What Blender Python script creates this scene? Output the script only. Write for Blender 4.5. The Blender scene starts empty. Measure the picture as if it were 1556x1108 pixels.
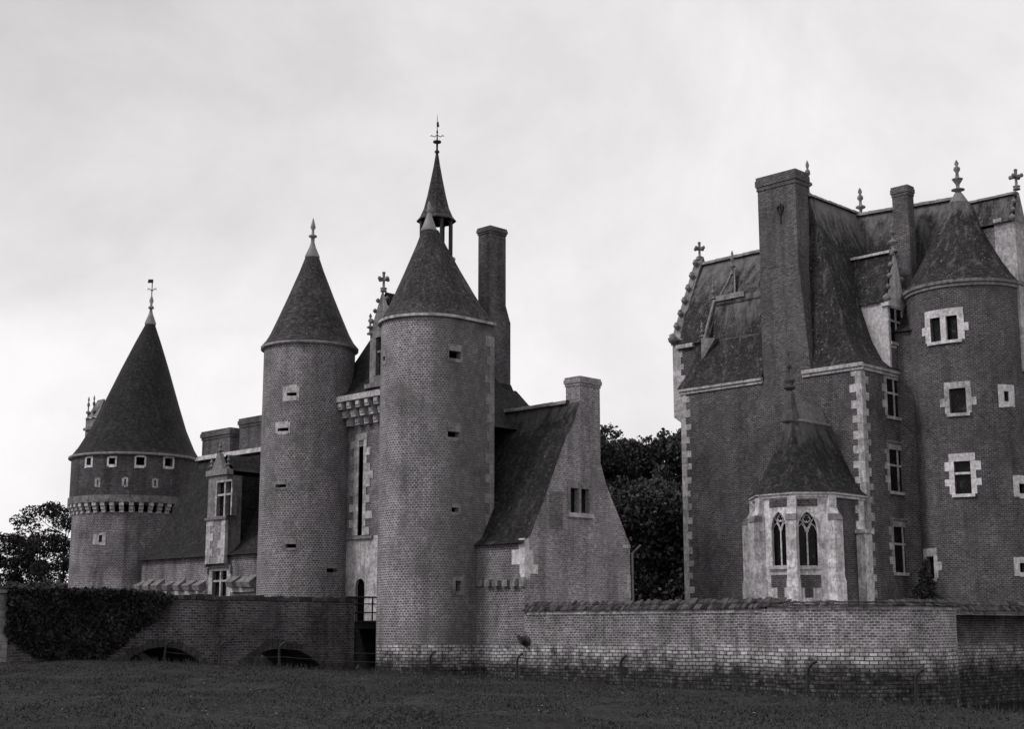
import bpy, bmesh, math, random
import numpy as np
from math import radians as R_, sin, cos, pi, sqrt, atan, atan2, hypot
random.seed(7)
rng = np.random.default_rng(11)
scene = bpy.context.scene
COL = scene.collection

# ------------------------------------------------------------------ camera
F_PX, CX, CY, HOR = 2161.0, 778.0, 554.0, 955.0
PITCH = atan((HOR - CY) / F_PX)
SP, CP = sin(PITCH), cos(PITCH)
EYE = 1.65
cd = bpy.data.cameras.new('camera')
cd.sensor_width = 36.0
cd.lens = 36.0 * F_PX / 1556.0
cd.clip_start = 0.1
cd.clip_end = 4000
cam = bpy.data.objects.new('camera', cd)
cam.location = (0, 0, EYE)
cam.rotation_euler = (pi / 2 + PITCH, 0, 0)
COL.objects.link(cam)
scene.camera = cam
scene.view_settings.view_transform = 'Standard'
scene.view_settings.look = 'None'
scene.view_settings.exposure = 0.13
scene.view_settings.gamma = 1.0
scene.view_settings.use_curve_mapping = False

# ------------------------------------------------------------------ sky and sun
SUN_EL, SUN_AZ = R_(42), R_(-112)      # azimuth measured from +Y, clockwise; the veiled sun stands left and behind the viewer
def g(v, t=0.0):
    return (v * (1.0 + t), v * 0.982, v * (0.998 - t), 1.0)

world = bpy.data.worlds.new('World')
scene.world = world
world.use_nodes = True
def build_sky():
    nt = world.node_tree
    nt.nodes.clear()
    N, L = nt.nodes.new, nt.links.new
    out = N('ShaderNodeOutputWorld'); bg = N('ShaderNodeBackground')
    sky = N('ShaderNodeTexSky'); sky.sky_type = 'NISHITA'; sky.sun_disc = False
    sky.sun_elevation = SUN_EL; sky.sun_rotation = SUN_AZ
    sky.dust_density = 4.0; sky.air_density = 1.5
    bw = N('ShaderNodeRGBToBW'); L(sky.outputs[0], bw.inputs[0])
    tc = N('ShaderNodeTexCoord')
    # overcast layer: broad banks of cloud
    mp = N('ShaderNodeMapping'); mp.inputs['Scale'].default_value = (1.9, 1.9, 2.6)
    mp.inputs['Location'].default_value = (3.15, 0.4, 1.13)
    mp.inputs['Rotation'].default_value = (0.0, 0.25, 0.0)
    L(tc.outputs['Generated'], mp.inputs[0])
    n1 = N('ShaderNodeTexNoise'); n1.inputs['Scale'].default_value = 1.45
    n1.inputs['Detail'].default_value = 8; n1.inputs['Roughness'].default_value = 0.60
    n1.inputs['Distortion'].default_value = 0.35
    L(mp.outputs[0], n1.inputs['Vector'])
    cr = N('ShaderNodeValToRGB')
    cr.color_ramp.elements[0].position = 0.36; cr.color_ramp.elements[0].color = (0.80,) * 3 + (1,)
    cr.color_ramp.elements[1].position = 0.60; cr.color_ramp.elements[1].color = (1.0,) * 3 + (1,)
    L(n1.outputs[0], cr.inputs[0])
    # the cloud cover is thinner, and so brighter, low down and to the right of the view
    sx = N('ShaderNodeSeparateXYZ'); L(tc.outputs['Generated'], sx.inputs[0])
    mz = N('ShaderNodeMapRange'); mz.inputs['From Min'].default_value = 0.02; mz.inputs['From Max'].default_value = 0.50
    mz.inputs['To Min'].default_value = 9.9; mz.inputs['To Max'].default_value = 9.1
    L(sx.outputs['Z'], mz.inputs['Value'])
    mx = N('ShaderNodeMapRange'); mx.inputs['From Min'].default_value = 0.06; mx.inputs['From Max'].default_value = -0.34
    mx.interpolation_type = 'SMOOTHSTEP'; L(sx.outputs['X'], mx.inputs['Value'])
    n2 = N('ShaderNodeTexNoise'); n2.inputs['Scale'].default_value = 5.5; n2.inputs['Detail'].default_value = 7; n2.inputs['Roughness'].default_value = 0.58
    mp2 = N('ShaderNodeMapping'); mp2.inputs['Scale'].default_value = (1, 1, 2.2); L(tc.outputs['Generated'], mp2.inputs[0]); L(mp2.outputs[0], n2.inputs['Vector'])
    zz = N('ShaderNodeMath'); zz.operation = 'MULTIPLY_ADD'; L(n2.outputs[0], zz.inputs[0]); zz.inputs[1].default_value = 0.16; L(sx.outputs['Z'], zz.inputs[2])
    up = N('ShaderNodeMapRange'); up.interpolation_type = 'SMOOTHSTEP'; up.inputs['From Min'].default_value = 0.265; up.inputs['From Max'].default_value = 0.37; L(zz.outputs[0], up.inputs['Value'])
    lu = N('ShaderNodeMath'); lu.operation = 'MULTIPLY'; L(mx.outputs[0], lu.inputs[0]); L(up.outputs[0], lu.inputs[1])
    dk = N('ShaderNodeMath'); dk.operation = 'MULTIPLY_ADD'; L(lu.outputs[0], dk.inputs[0]); dk.inputs[1].default_value = -0.20; dk.inputs[2].default_value = 1.0
    m1 = N('ShaderNodeMath'); m1.operation = 'MULTIPLY'; L(mz.outputs[0], m1.inputs[0]); L(dk.outputs[0], m1.inputs[1])
    m2 = N('ShaderNodeMath'); m2.operation = 'MULTIPLY'; L(m1.outputs[0], m2.inputs[0]); L(cr.outputs[0], m2.inputs[1])
    mixv = N('ShaderNodeMix'); mixv.data_type = 'FLOAT'; mixv.inputs[0].default_value = 0.9
    L(bw.outputs[0], mixv.inputs[2]); L(m2.outputs[0], mixv.inputs[3])
    tint = N('ShaderNodeMix'); tint.data_type = 'RGBA'; tint.blend_type = 'MULTIPLY'; tint.inputs[0].default_value = 1.0
    comb = N('ShaderNodeCombineXYZ')
    for k in range(3): L(mixv.outputs[0], comb.inputs[k])
    L(comb.outputs[0], tint.inputs[6]); tint.inputs[7].default_value = (1.0, 0.975, 0.985, 1)
    L(tint.outputs[2], bg.inputs['Color'])
    bg.inputs['Strength'].default_value = 0.10
    L(bg.outputs[0], out.inputs[0])
build_sky()
sl = bpy.data.lights.new('sun', 'SUN'); sl.energy = 1.5; sl.angle = R_(12); sl.color = (1.0, 0.975, 0.985)
so = bpy.data.objects.new('sun', sl); COL.objects.link(so)
_d = (-sin(SUN_AZ) * cos(SUN_EL), -cos(SUN_AZ) * cos(SUN_EL), -sin(SUN_EL))
from mathutils import Vector, Matrix
so.rotation_euler = Vector(_d).to_track_quat('-Z', 'Y').to_euler()
so.location = (-40, -20, 60)

# ------------------------------------------------------------------ pixel <-> world
def ray(px, py):
    u = (px - CX) / F_PX; v = (CY - py) / F_PX
    return (u, CP - v * SP, SP + v * CP)
def at(px, py, Y):
    d = ray(px, py); t = Y / d[1]
    return Vector((d[0] * t, Y, EYE + d[2] * t))
def zat(py, Y): return at(CX, py, Y).z

S2 = sqrt(0.5)
E1 = Vector((S2, S2)); E2 = Vector((-S2, S2))

class Flat:
    """vertical plane: u along ex, v = z, d outwards"""
    def __init__(s, O, ex, n): s.O, s.ex, s.n = Vector(O), Vector(ex), Vector(n)
    def f(s, u, v, d=0.0):
        p = s.O + s.ex * u + s.n * d
        return Vector((p.x, p.y, v))
    def hit(s, px, py):
        r = ray(px, py); dxy = Vector((r[0], r[1]))
        t = s.O.dot(s.n) / dxy.dot(s.n)
        p = dxy * t - s.O
        return p.dot(s.ex), EYE + r[2] * t
    curved = False
class Cyl:
    """round wall: u = angle * radius, angle 0 faces -Y, growing to +X"""
    def __init__(s, C, R, z0=0, batter=0.0): s.C, s.R, s.z0, s.k = Vector(C), R, z0, batter
    def f(s, u, v, d=0.0):
        a = u / s.R; r = s.R + d + s.k * max(0, s.z0 - v)
        return Vector((s.C.x + r * sin(a), s.C.y - r * cos(a), v))
    def hit(s, px, py):
        r = ray(px, py); dx, dy = r[0], r[1]
        A = dx * dx + dy * dy; B = -2 * (dx * s.C.x + dy * s.C.y); Cc = s.C.length_squared - s.R ** 2
        D = B * B - 4 * A * Cc
        t = (-B - sqrt(max(D, 0))) / (2 * A)
        x, y = dx * t - s.C.x, dy * t - s.C.y
        return atan2(x, -y) * s.R, EYE + r[2] * t
    curved = True

class Frame:
    def __init__(s, O): s.O = Vector(O)
    def p(s, a, b, z): q = s.O + E1 * a + E2 * b; return Vector((q.x, q.y, z))
    def xy(s, a, b): return s.O + E1 * a + E2 * b

# ------------------------------------------------------------------ mesh builder
class MB:
    def __init__(s): s.v = []; s.f = []; s.uv = []; s.m = []; s.smooth = []
    def face(s, pts, uv=None, m=0, sm=False):
        i = len(s.v); s.v += [tuple(p) for p in pts]
        s.f.append(tuple(range(i, i + len(pts)))); s.m.append(m); s.smooth.append(sm)
        if uv is None:
            P = [Vector(p) for p in pts]
            n = Vector((0, 0, 0))
            for k in range(len(P)):
                a, b = P[k], P[(k + 1) % len(P)]
                n += Vector(((a.y - b.y) * (a.z + b.z), (a.z - b.z) * (a.x + b.x), (a.x - b.x) * (a.y + b.y)))
            if n.length < 1e-12: n = Vector((0, 0, 1))
            n.normalize()
            t = Vector((0, 0, 1)).cross(n)
            t = Vector((1, 0, 0)) if t.length < 0.05 else t.normalized()
            w = n.cross(t)
            uv = [(p.dot(t), p.dot(w)) for p in P]
        s.uv.append(uv)
    def grid(s, rows, uvrows=None, m=0, sm=False, close=False):
        """rows: list of equally long point lists, welded into one surface"""
        i = len(s.v); n = len(rows[0])
        for r in rows: s.v += [tuple(p) for p in r]
        for a in range(len(rows) - 1):
            for b in range(n - 1 if not close else n):
                c = (b + 1) % n
                s.f.append((i + a * n + b, i + a * n + c, i + (a + 1) * n + c, i + (a + 1) * n + b))
                s.m.append(m); s.smooth.append(sm)
                if uvrows: s.uv.append([uvrows[a][b], uvrows[a][b + 1], uvrows[a + 1][b + 1], uvrows[a + 1][b]])
                else: s.uv.append([(0, 0)] * 4)
    def hexa(s, lo, hi, m=0, skip=()):
        """lo, hi: 4 points each (same winding); one welded island"""
        i = len(s.v); P = [Vector(p) for p in list(lo) + list(hi)]
        s.v += [tuple(p) for p in P]
        for k, q in enumerate(((3, 2, 1, 0), (4, 5, 6, 7), (0, 1, 5, 4), (1, 2, 6, 5), (2, 3, 7, 6), (3, 0, 4, 7))):
            if k in skip: continue
            s.f.append(tuple(i + j for j in q)); s.m.append(m); s.smooth.append(False)
            n = (P[q[1]] - P[q[0]]).cross(P[q[2]] - P[q[0]])
            if n.length < 1e-12: n = Vector((0, 0, 1))
            n.normalize(); t = Vector((0, 0, 1)).cross(n)
            t = Vector((1, 0, 0)) if t.length < 0.05 else t.normalized()
            w = n.cross(t)
            s.uv.append([(P[j].dot(t), P[j].dot(w)) for j in q])
    def fbox(s, fr, a0, a1, b0, b1, z0, z1, m=0, top=0.0, jit=0.0):
        """box in a frame; top = inset of the top face (taper)"""
        j = (lambda: random.uniform(-jit, jit)) if jit else (lambda: 0)
        s.hexa([fr.p(a0 + j(), b0 + j(), z0), fr.p(a1, b0, z0), fr.p(a1, b1, z0), fr.p(a0, b1 + j(), z0)],
               [fr.p(a0 + top + j(), b0 + top + j(), z1), fr.p(a1 - top, b0 + top, z1), fr.p(a1 - top, b1 - top, z1), fr.p(a0 + top, b1 - top, z1)], m)
    def block(s, sf, u0, u1, v0, v1, d0, d1, m=0, back=False):
        """slab lying on a surface between depths d0 and d1"""
        n = max(1, int(abs(u1 - u0) / 0.3)) if sf.curved else 1
        for k in range(n):
            a = u0 + (u1 - u0) * k / n; b = u0 + (u1 - u0) * (k + 1) / n
            s.hexa([sf.f(a, v0, d1), sf.f(b, v0, d1), sf.f(b, v0, d0), sf.f(a, v0, d0)],
                   [sf.f(a, v1, d1), sf.f(b, v1, d1), sf.f(b, v1, d0), sf.f(a, v1, d0)], m,
                   skip=(() if back else (4,)))
    def sheet(s, sf, u0, u1, v0, v1, holes=(), du=0.0, m=0, depth=0.28, mrev=None):
        us = {u0, u1}; vs = {v0, v1}
        for h in holes:
            for q in h[:2]:
                if u0 < q < u1: us.add(q)
            for q in h[2:4]:
                if v0 < q < v1: vs.add(q)
        if du:
            n = int((u1 - u0) / du)
            for k in range(1, n):
                q = u0 + (u1 - u0) * k / n
                if all(abs(q - x) > du * 0.3 for x in us): us.add(q)
        us = sorted(us); vs = sorted(vs)
        for a, b in zip(us, us[1:]):
            for c, d in zip(vs, vs[1:]):
                mu, mv = (a + b) / 2, (c + d) / 2
                if any(h[0] < mu < h[1] and h[2] < mv < h[3] for h in holes): continue
                s.face([sf.f(a, c), sf.f(b, c), sf.f(b, d), sf.f(a, d)], [(a, c), (b, c), (b, d), (a, d)], m, sf.curved)
        mr = m if mrev is None else mrev
        for h in holes:
            a, b, c, d = h[:4]; D = -depth
            s.face([sf.f(a, c), sf.f(a, d), sf.f(a, d, D), sf.f(a, c, D)], None, mr)
            s.face([sf.f(b, c), sf.f(b, d), sf.f(b, d, D), sf.f(b, c, D)], None, mr)
            s.face([sf.f(a, c), sf.f(b, c), sf.f(b, c, D), sf.f(a, c, D)], None, mr)
            s.face([sf.f(a, d), sf.f(b, d), sf.f(b, d, D), sf.f(a, d, D)], None, mr)
    def arch_sheet(s, sf, u0, u1, v0, v1, arches, m=0, mrev=0, depth=0.3, n=14):
        """wall with arched openings: (ua, ub, sill, topfun)"""
        xs = [(u0, None)]
        cur = u0
        for (ua, ub, sill, top) in arches:
            if ua > cur: s.face([sf.f(cur, v0), sf.f(ua, v0), sf.f(ua, v1), sf.f(cur, v1)], [(cur, v0), (ua, v0), (ua, v1), (cur, v1)], m)
            for k in range(n):
                a = ua + (ub - ua) * k / n; b = ua + (ub - ua) * (k + 1) / n
                ta, tb = top(a), top(b)
                if sill > v0: s.face([sf.f(a, v0), sf.f(b, v0), sf.f(b, sill), sf.f(a, sill)], [(a, v0), (b, v0), (b, sill), (a, sill)], m)
                s.face([sf.f(a, ta), sf.f(b, tb), sf.f(b, v1), sf.f(a, v1)], [(a, ta), (b, tb), (b, v1), (a, v1)], m)
                s.face([sf.f(a, ta), sf.f(b, tb), sf.f(b, tb, -depth), sf.f(a, ta, -depth)], None, mrev)
            s.face([sf.f(ua, sill), sf.f(ua, top(ua)), sf.f(ua, top(ua), -depth), sf.f(ua, sill, -depth)], None, mrev)
            s.face([sf.f(ub, sill), sf.f(ub, top(ub)), sf.f(ub, top(ub), -depth), sf.f(ub, sill, -depth)], None, mrev)
            s.face([sf.f(ua, sill), sf.f(ub, sill), sf.f(ub, sill, -depth), sf.f(ua, sill, -depth)], None, mrev)
            cur = ub
        if cur < u1: s.face([sf.f(cur, v0), sf.f(u1, v0), sf.f(u1, v1), sf.f(cur, v1)], [(cur, v0), (u1, v0), (u1, v1), (cur, v1)], m)
    def tube(s, pts, r, n=6, m=0, r1=None, caps=True):
        P = [Vector(p) for p in pts]; rows = []
        for k, p in enumerate(P):
            d = (P[min(k + 1, len(P) - 1)] - P[max(k - 1, 0)]).normalized()
            x = d.cross(Vector((0.31, 0.2, 0.93)));
            if x.length < 1e-3: x = d.cross(Vector((1, 0, 0)))
            x.normalize(); y = d.cross(x)
            rr = r if r1 is None else r + (r1 - r) * k / (len(P) - 1)
            rows.append([p + x * rr * cos(2 * pi * j / n) + y * rr * sin(2 * pi * j / n) for j in range(n)])
        s.grid(rows, None, m, True, close=True)
        if caps:
            s.face(rows[0], None, m); s.face(rows[-1], None, m)
    def lathe(s, c, prof, n=24, m=0, sm=True, lean=(0, 0), uscale=None):
        """prof: (radius, z) list around c=(x,y); lean shifts the axis linearly with height"""
        z0, z1 = prof[0][1], prof[-1][1]
        rows = []; uvr = []; vv = 0
        rm = uscale or max(p[0] for p in prof) * 0.7
        for k, (r, z) in enumerate(prof):
            q = (z - z0) / (z1 - z0) if z1 != z0 else 0
            if k: vv += hypot(r - prof[k - 1][0], z - prof[k - 1][1])
            rows.append([(c[0] + lean[0] * q + r * sin(2 * pi * j / n), c[1] + lean[1] * q - r * cos(2 * pi * j / n), z) for j in range(n)])
            uvr.append([(2 * pi * j / n * rm, vv) for j in range(n + 1)])
        s.grid(rows, uvr, m, sm, close=True)
    def slope(s, e0, e1, r1, r0, prof=None, nu=10, m=0, jit=0.018):
        """roof slope from eave e0-e1 up to ridge r0-r1 along a (q, s) profile"""
        prof = prof or ROOF
        e0, e1, r0, r1 = map(Vector, (e0, e1, r0, r1))
        rows = []; uvr = []; L = (e1 - e0).length
        # fewer, evenly spaced rows interpolated from the profile
        PP = []
        for (qa, sa), (qb, sb) in zip(prof, prof[1:]):
            k = max(1, int(round((sb - sa) * 8)))
            PP += [(qa + (qb - qa) * i / k, sa + (sb - sa) * i / k) for i in range(k)]
        PP.append(prof[-1]); vv = 0; last = None
        for ri, (q, w) in enumerate(PP):
            A = Vector((e0.x + (r0.x - e0.x) * q, e0.y + (r0.y - e0.y) * q, e0.z + (r0.z - e0.z) * w))
            B = Vector((e1.x + (r1.x - e1.x) * q, e1.y + (r1.y - e1.y) * q, e1.z + (r1.z - e1.z) * w))
            M = (A + B) / 2
            if last is not None: vv += (M - last).length
            last = M
            row = []; uvrow = []
            o = (A - e0).dot((e1 - e0).normalized()) if L > 1e-6 else 0
            for k in range(nu + 1):
                p = A.lerp(B, k / nu)
                if 0 < k < nu and 0 < ri < len(PP) - 1: p += Vector((random.uniform(-jit, jit), random.uniform(-jit, jit), random.uniform(-jit, jit)))
                row.append(p); uvrow.append((o + (B - A).length * k / nu, vv))
            rows.append(row); uvr.append(uvrow)
        s.grid(rows, uvr, m, True)
    def build(s, name, mats, parent=None):
        me = bpy.data.meshes.new(name)
        b = Vector(parent_base(parent)) if parent else Vector((0, 0, 0))
        me.from_pydata([(x - b.x, y - b.y, z - b.z) for x, y, z in s.v], [], s.f)
        for mt in (mats if isinstance(mats, (list, tuple)) else [mats]): me.materials.append(mt)
        me.polygons.foreach_set('material_index', s.m)
        me.polygons.foreach_set('use_smooth', s.smooth)
        uvl = me.uv_layers.new(name='UVMap')
        uvl.data.foreach_set('uv', [c for fuv in s.uv for t in fuv for c in t])
        me.update()
        bm = bmesh.new(); bm.from_mesh(me); bmesh.ops.recalc_face_normals(bm, faces=bm.faces); bm.to_mesh(me); bm.free()
        o = bpy.data.objects.new(name, me); COL.objects.link(o)
        if parent: o.parent = parent
        return o

ROOF = [(0, 0), (0.14, 0.05), (0.28, 0.14), (0.42, 0.30), (0.7, 0.64), (1, 1)]
STEEP = [(0, 0), (0.16, 0.055), (0.30, 0.16), (0.42, 0.31), (0.7, 0.65), (1, 1)]
CONE = [(1.0, 0), (0.90, 0.055), (0.81, 0.13), (0.67, 0.28), (0.49, 0.48), (0.25, 0.76), (0.14, 0.905)]

BASES = {}
def parent_base(p):
    while p is not None:
        if p.name in BASES: return BASES[p.name]
        p = p.parent
    return (0, 0, 0)
def tag(o, label=None, cat=None, group=None, kind=None):
    if label: o['label'] = label
    if cat: o['category'] = cat
    if group: o['group'] = group
    if kind: o['kind'] = kind
    return o
def thing(name, label, cat, base, group=None):
    o = bpy.data.objects.new(name, None); COL.objects.link(o)
    o.location = base; o.empty_display_size = 0.5
    BASES[o.name] = tuple(base)
    return tag(o, label, cat, group)
def solo(mb, name, mats, base, label, cat, group=None):
    """a thing that is one mesh, origin at its base"""
    BASES['__solo'] = tuple(base)
    class _P: name = '__solo'; parent = None
    me_parent = _P()
    b = Vector(base); mb.v = [(x - b.x, y - b.y, z - b.z) for x, y, z in mb.v]
    o = mb.build(name, mats, None); o.location = base
    return tag(o, label, cat, group)
def struct(mb, name, mats, stuff=False):
    o = mb.build(name, mats); o['kind'] = 'stuff' if stuff else 'structure'; return o

# ------------------------------------------------------------------ materials
class NT:
    def __init__(s, name, rough=0.85, spec=0.25):
        s.mat = bpy.data.materials.new(name); s.mat.use_nodes = True
        s.nt = s.mat.node_tree; s.bs = s.nt.nodes['Principled BSDF']
        s.bs.inputs['Roughness'].default_value = rough
        s.bs.inputs['Specular IOR Level'].default_value = spec
        s.tc = s.nt.nodes.new('ShaderNodeTexCoord')
    def N(s, t): return s.nt.nodes.new(t)
    def L(s, a, b): s.nt.links.new(a, b)
    def noise(s, scale, detail=5, rough=0.6, stretch=None, coord='Object', off=0.0, dist=0.0):
        n = s.N('ShaderNodeTexNoise'); n.inputs['Scale'].default_value = scale
        n.inputs['Detail'].default_value = detail; n.inputs['Roughness'].default_value = rough
        n.inputs['Distortion'].default_value = dist
        mp = s.N('ShaderNodeMapping'); mp.inputs['Scale'].default_value = stretch or (1, 1, 1)
        mp.inputs['Location'].default_value = (off, off * 0.7, off * 1.3)
        s.L(s.tc.outputs[coord], mp.inputs[0]); s.L(mp.outputs[0], n.inputs['Vector'])
        return n.outputs[0]
    def ramp(s, fac, stops):
        r = s.N('ShaderNodeValToRGB'); els = r.color_ramp.elements
        while len(els) < len(stops): els.new(0.5)
        for e, (p, c) in zip(els, stops):
            e.position = p; e.color = c if isinstance(c, tuple) else (c, c, c, 1)
        s.L(fac, r.inputs[0]); return r.outputs[0]
    def mix(s, fac, a, b, mode='MIX'):
        m = s.N('ShaderNodeMix'); m.data_type = 'RGBA'; m.blend_type = mode
        for sock, val in ((m.inputs[0], fac), (m.inputs[6], a), (m.inputs[7], b)):
            if hasattr(val, 'is_output') or hasattr(val, 'links'): s.L(val, sock)
            else: sock.default_value = val
        return m.outputs[2]
    def math(s, op, a, b=0.0, c=None):
        m = s.N('ShaderNodeMath'); m.operation = op
        for i, val in enumerate((a, b) if c is None else (a, b, c)):
            if hasattr(val, 'links'): s.L(val, m.inputs[i])
            else: m.inputs[i].default_value = val
        return m.outputs[0]
    def island(s):
        return s.N('ShaderNodeNewGeometry').outputs['Random Per Island']
    def brick(s, w, h, c1, c2, cm, mort=0.012, bias=0.0, coord='UV', off=0.5, smooth=0.3):
        b = s.N('ShaderNodeTexBrick'); b.offset = off
        b.inputs['Scale'].default_value = 1.0; b.inputs['Brick Width'].default_value = w
        b.inputs['Row Height'].default_value = h; b.inputs['Mortar Size'].default_value = mort
        b.inputs['Mortar Smooth'].default_value = smooth; b.inputs['Bias'].default_value = bias
        b.inputs['Color1'].default_value = c1; b.inputs['Color2'].default_value = c2; b.inputs['Mortar'].default_value = cm
        # a slight waver so that the courses are hand laid
        mp = s.N('ShaderNodeMapping'); s.L(s.tc.outputs[coord], mp.inputs[0])
        nz = s.N('ShaderNodeTexNoise'); nz.inputs['Scale'].default_value = 0.9; nz.inputs['Detail'].default_value = 3
        s.L(s.tc.outputs[coord], nz.inputs['Vector'])
        sc = s.N('ShaderNodeVectorMath'); sc.operation = 'SCALE'; s.L(nz.outputs['Color'], sc.inputs[0]); sc.inputs['Scale'].default_value = 0.09
        ad = s.N('ShaderNodeVectorMath'); ad.operation = 'ADD'; s.L(mp.outputs[0], ad.inputs[0]); s.L(sc.outputs[0], ad.inputs[1])
        s.L(ad.outputs[0], b.inputs['Vector'])
        return b
    def bump(s, h, strength=0.5, dist=0.02):
        b = s.N('ShaderNodeBump'); b.inputs['Strength'].default_value = strength; b.inputs['Distance'].default_value = dist
        s.L(h, b.inputs['Height']); s.L(b.outputs[0], s.bs.inputs['Normal'])
    def out(s, col): s.L(col, s.bs.inputs['Base Color']); return s.mat

def brick_mat(name, w=0.15, h=0.098, dark=0.07, light=0.13, mort=0.30, msize=0.014, diaper=0.0, stain=0.6, weather_u=None):
    t = NT(name, 0.92, 0.12)
    b = t.brick(w, h, g(dark), g(light), g(mort), msize)
    col = b.outputs['Color']
    # single over-burnt and pale bricks
    odd = t.ramp(t.noise(5.5, 4, 0.75, coord='UV', stretch=(1, 1.6, 1)), [(0.34, g(0.55)), (0.52, g(1.0)), (0.70, g(1.7))])
    col = t.mix(0.85, col, odd, 'MULTIPLY')
    if diaper:
        sp = t.N('ShaderNodeSeparateXYZ'); t.L(t.tc.outputs['UV'], sp.inputs[0])
        fu = t.math('PINGPONG', sp.outputs[0], 0.75); fv = t.math('PINGPONG', sp.outputs[1], 0.95)
        d = t.math('ABSOLUTE', t.math('SUBTRACT', t.math('ADD', t.math('MULTIPLY', fu, 1 / 0.75), t.math('MULTIPLY', fv, 1 / 0.95)), 1.0))
        msk = t.math('LESS_THAN', d, 0.13)
        patch = t.ramp(t.noise(0.35, 2, 0.5, off=5), [(0.42, 0.0), (0.58, 1.0)])
        msk = t.math('MULTIPLY', t.math('MULTIPLY', msk, patch), diaper)
        col = t.mix(msk, col, g(dark * 0.35))
    wash = t.ramp(t.noise(0.8, 8, 0.75, off=31), [(0.46, 0.0), (0.62, 0.6)])     # patches where the pointing has worn and sooted over
    col = t.mix(wash, col, g((dark + light) * 0.5))
    s1 = t.ramp(t.noise(0.55, 6, 0.62), [(0.30, g(0.50)), (0.48, g(0.95)), (0.70, g(1.45))])
    col = t.mix(stain, col, s1, 'MULTIPLY')
    s2 = t.ramp(t.noise(1.3, 5, 0.6, stretch=(1.2, 1.2, 0.13), off=3), [(0.34, g(0.50)), (0.52, g(1.0)), (0.8, g(1.15))])
    col = t.mix(stain, col, s2, 'MULTIPLY')
    s3 = t.ramp(t.noise(2.1, 8, 0.78, off=9), [(0.58, 0.0), (0.72, 0.6)])
    col = t.mix(s3, col, g(0.26))
    if weather_u is not None:      # the weather side of the tower: lichen and soot patches starting along a ragged line
        su = t.N('ShaderNodeSeparateXYZ'); t.L(t.tc.outputs['UV'], su.inputs[0])
        k = t.math('ADD', t.math('SUBTRACT', su.outputs[0], weather_u), t.math('MULTIPLY', t.math('SUBTRACT', t.noise(1.1, 6, 0.7, off=7), 0.5), 1.8))
        mr = t.N('ShaderNodeMapRange'); mr.inputs['From Min'].default_value = -0.7; mr.inputs['From Max'].default_value = 0.7; t.L(k, mr.inputs['Value'])
        soot = t.mix(0.68, col, t.ramp(t.noise(3.2, 8, 0.8, off=13), [(0.36, g(0.045)), (0.56, g(0.10)), (0.70, g(0.26))]))
        col = t.mix(mr.outputs[0], col, soot)
    t.bump(b.outputs['Fac'], 0.35, -0.012)
    return t.out(col)

def tile_mat(name, dark=0.022, light=0.045, w=0.17, h=0.11, lichen=0.10, lz=None):
    t = NT(name, 0.8, 0.2)
    b = t.brick(w, h, g(dark), g(light), g(dark * 0.45), 0.008, smooth=0.1)
    col = b.outputs['Color']
    s1 = t.ramp(t.noise(0.9, 6, 0.65), [(0.3, g(0.55)), (0.55, g(1.0)), (0.72, g(1.6))])
    col = t.mix(0.9, col, s1, 'MULTIPLY')
    s0 = t.ramp(t.noise(5.0, 5, 0.8, coord='UV', stretch=(1, 1.5, 1)), [(0.36, g(0.5)), (0.52, g(1.0)), (0.68, g(1.9))])
    col = t.mix(0.9, col, s0, 'MULTIPLY')
    sn = t.noise(1.7, 6, 0.7, stretch=(1.7, 1.7, 0.18), off=4)
    if lz:      # grey lichen washed down from the ridge tiles
        gm = t.N('ShaderNodeNewGeometry'); sp3 = t.N('ShaderNodeSeparateXYZ'); t.L(gm.outputs['Position'], sp3.inputs[0])
        mr = t.N('ShaderNodeMapRange'); mr.inputs['From Min'].default_value = lz[0]; mr.inputs['From Max'].default_value = lz[1]
        mr.inputs['To Max'].default_value = 0.30; t.L(sp3.outputs[2], mr.inputs['Value']); sn = t.math('ADD', sn, mr.outputs[0])
    st = t.ramp(sn, [(0.54, 0.0), (0.80, 0.8)])
    col = t.mix(st, col, g(lichen))
    sp = t.ramp(t.noise(7.0, 4, 0.6, off=2), [(0.60, 0.0), (0.70, 0.7)])
    col = t.mix(sp, col, g(lichen * 1.3))
    t.bump(b.outputs['Fac'], 0.5, -0.02)
    return t.out(col)

def stone_mat(name, base=0.42, dirt=0.10, amount=1.0, var=0.3):
    t = NT(name, 0.9, 0.15)
    r = t.ramp(t.island(), [(0.0, g(base * (1 - var))), (0.5, g(base)), (1.0, g(base * (1 + var * 0.5)))])
    n1 = t.ramp(t.noise(2.2, 8, 0.75), [(0.38, 1.0), (0.58, 0.0)])
    col = t.mix(t.math('MULTIPLY', n1, 0.55 * amount), r, g(dirt))
    n2 = t.ramp(t.noise(5.5, 5, 0.6, stretch=(1.3, 1.3, 0.35), off=6), [(0.50, 0.0), (0.70, 0.8)])
    col = t.mix(t.math('MULTIPLY', n2, 0.6 * amount), col, g(dirt * 0.8))
    col = t.mix(0.8, col, t.ramp(t.noise(7.0, 8, 0.8, off=17), [(0.36, g(0.45)), (0.50, g(0.95)), (0.66, g(1.35))]), 'MULTIPLY')
    t.bump(t.noise(14, 5, 0.7), 0.5, 0.03)
    return t.out(col)

def plain_mat(name, v, rough=0.7, spec=0.3, var=0.25, scale=3.0, metal=0.0, stretch=None):
    t = NT(name, rough, spec); t.bs.inputs['Metallic'].default_value = metal
    col = t.ramp(t.noise(scale, 5, 0.65, stretch=stretch), [(0.3, g(v * (1 - var))), (0.7, g(v * (1 + var)))])
    return t.out(col)

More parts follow.
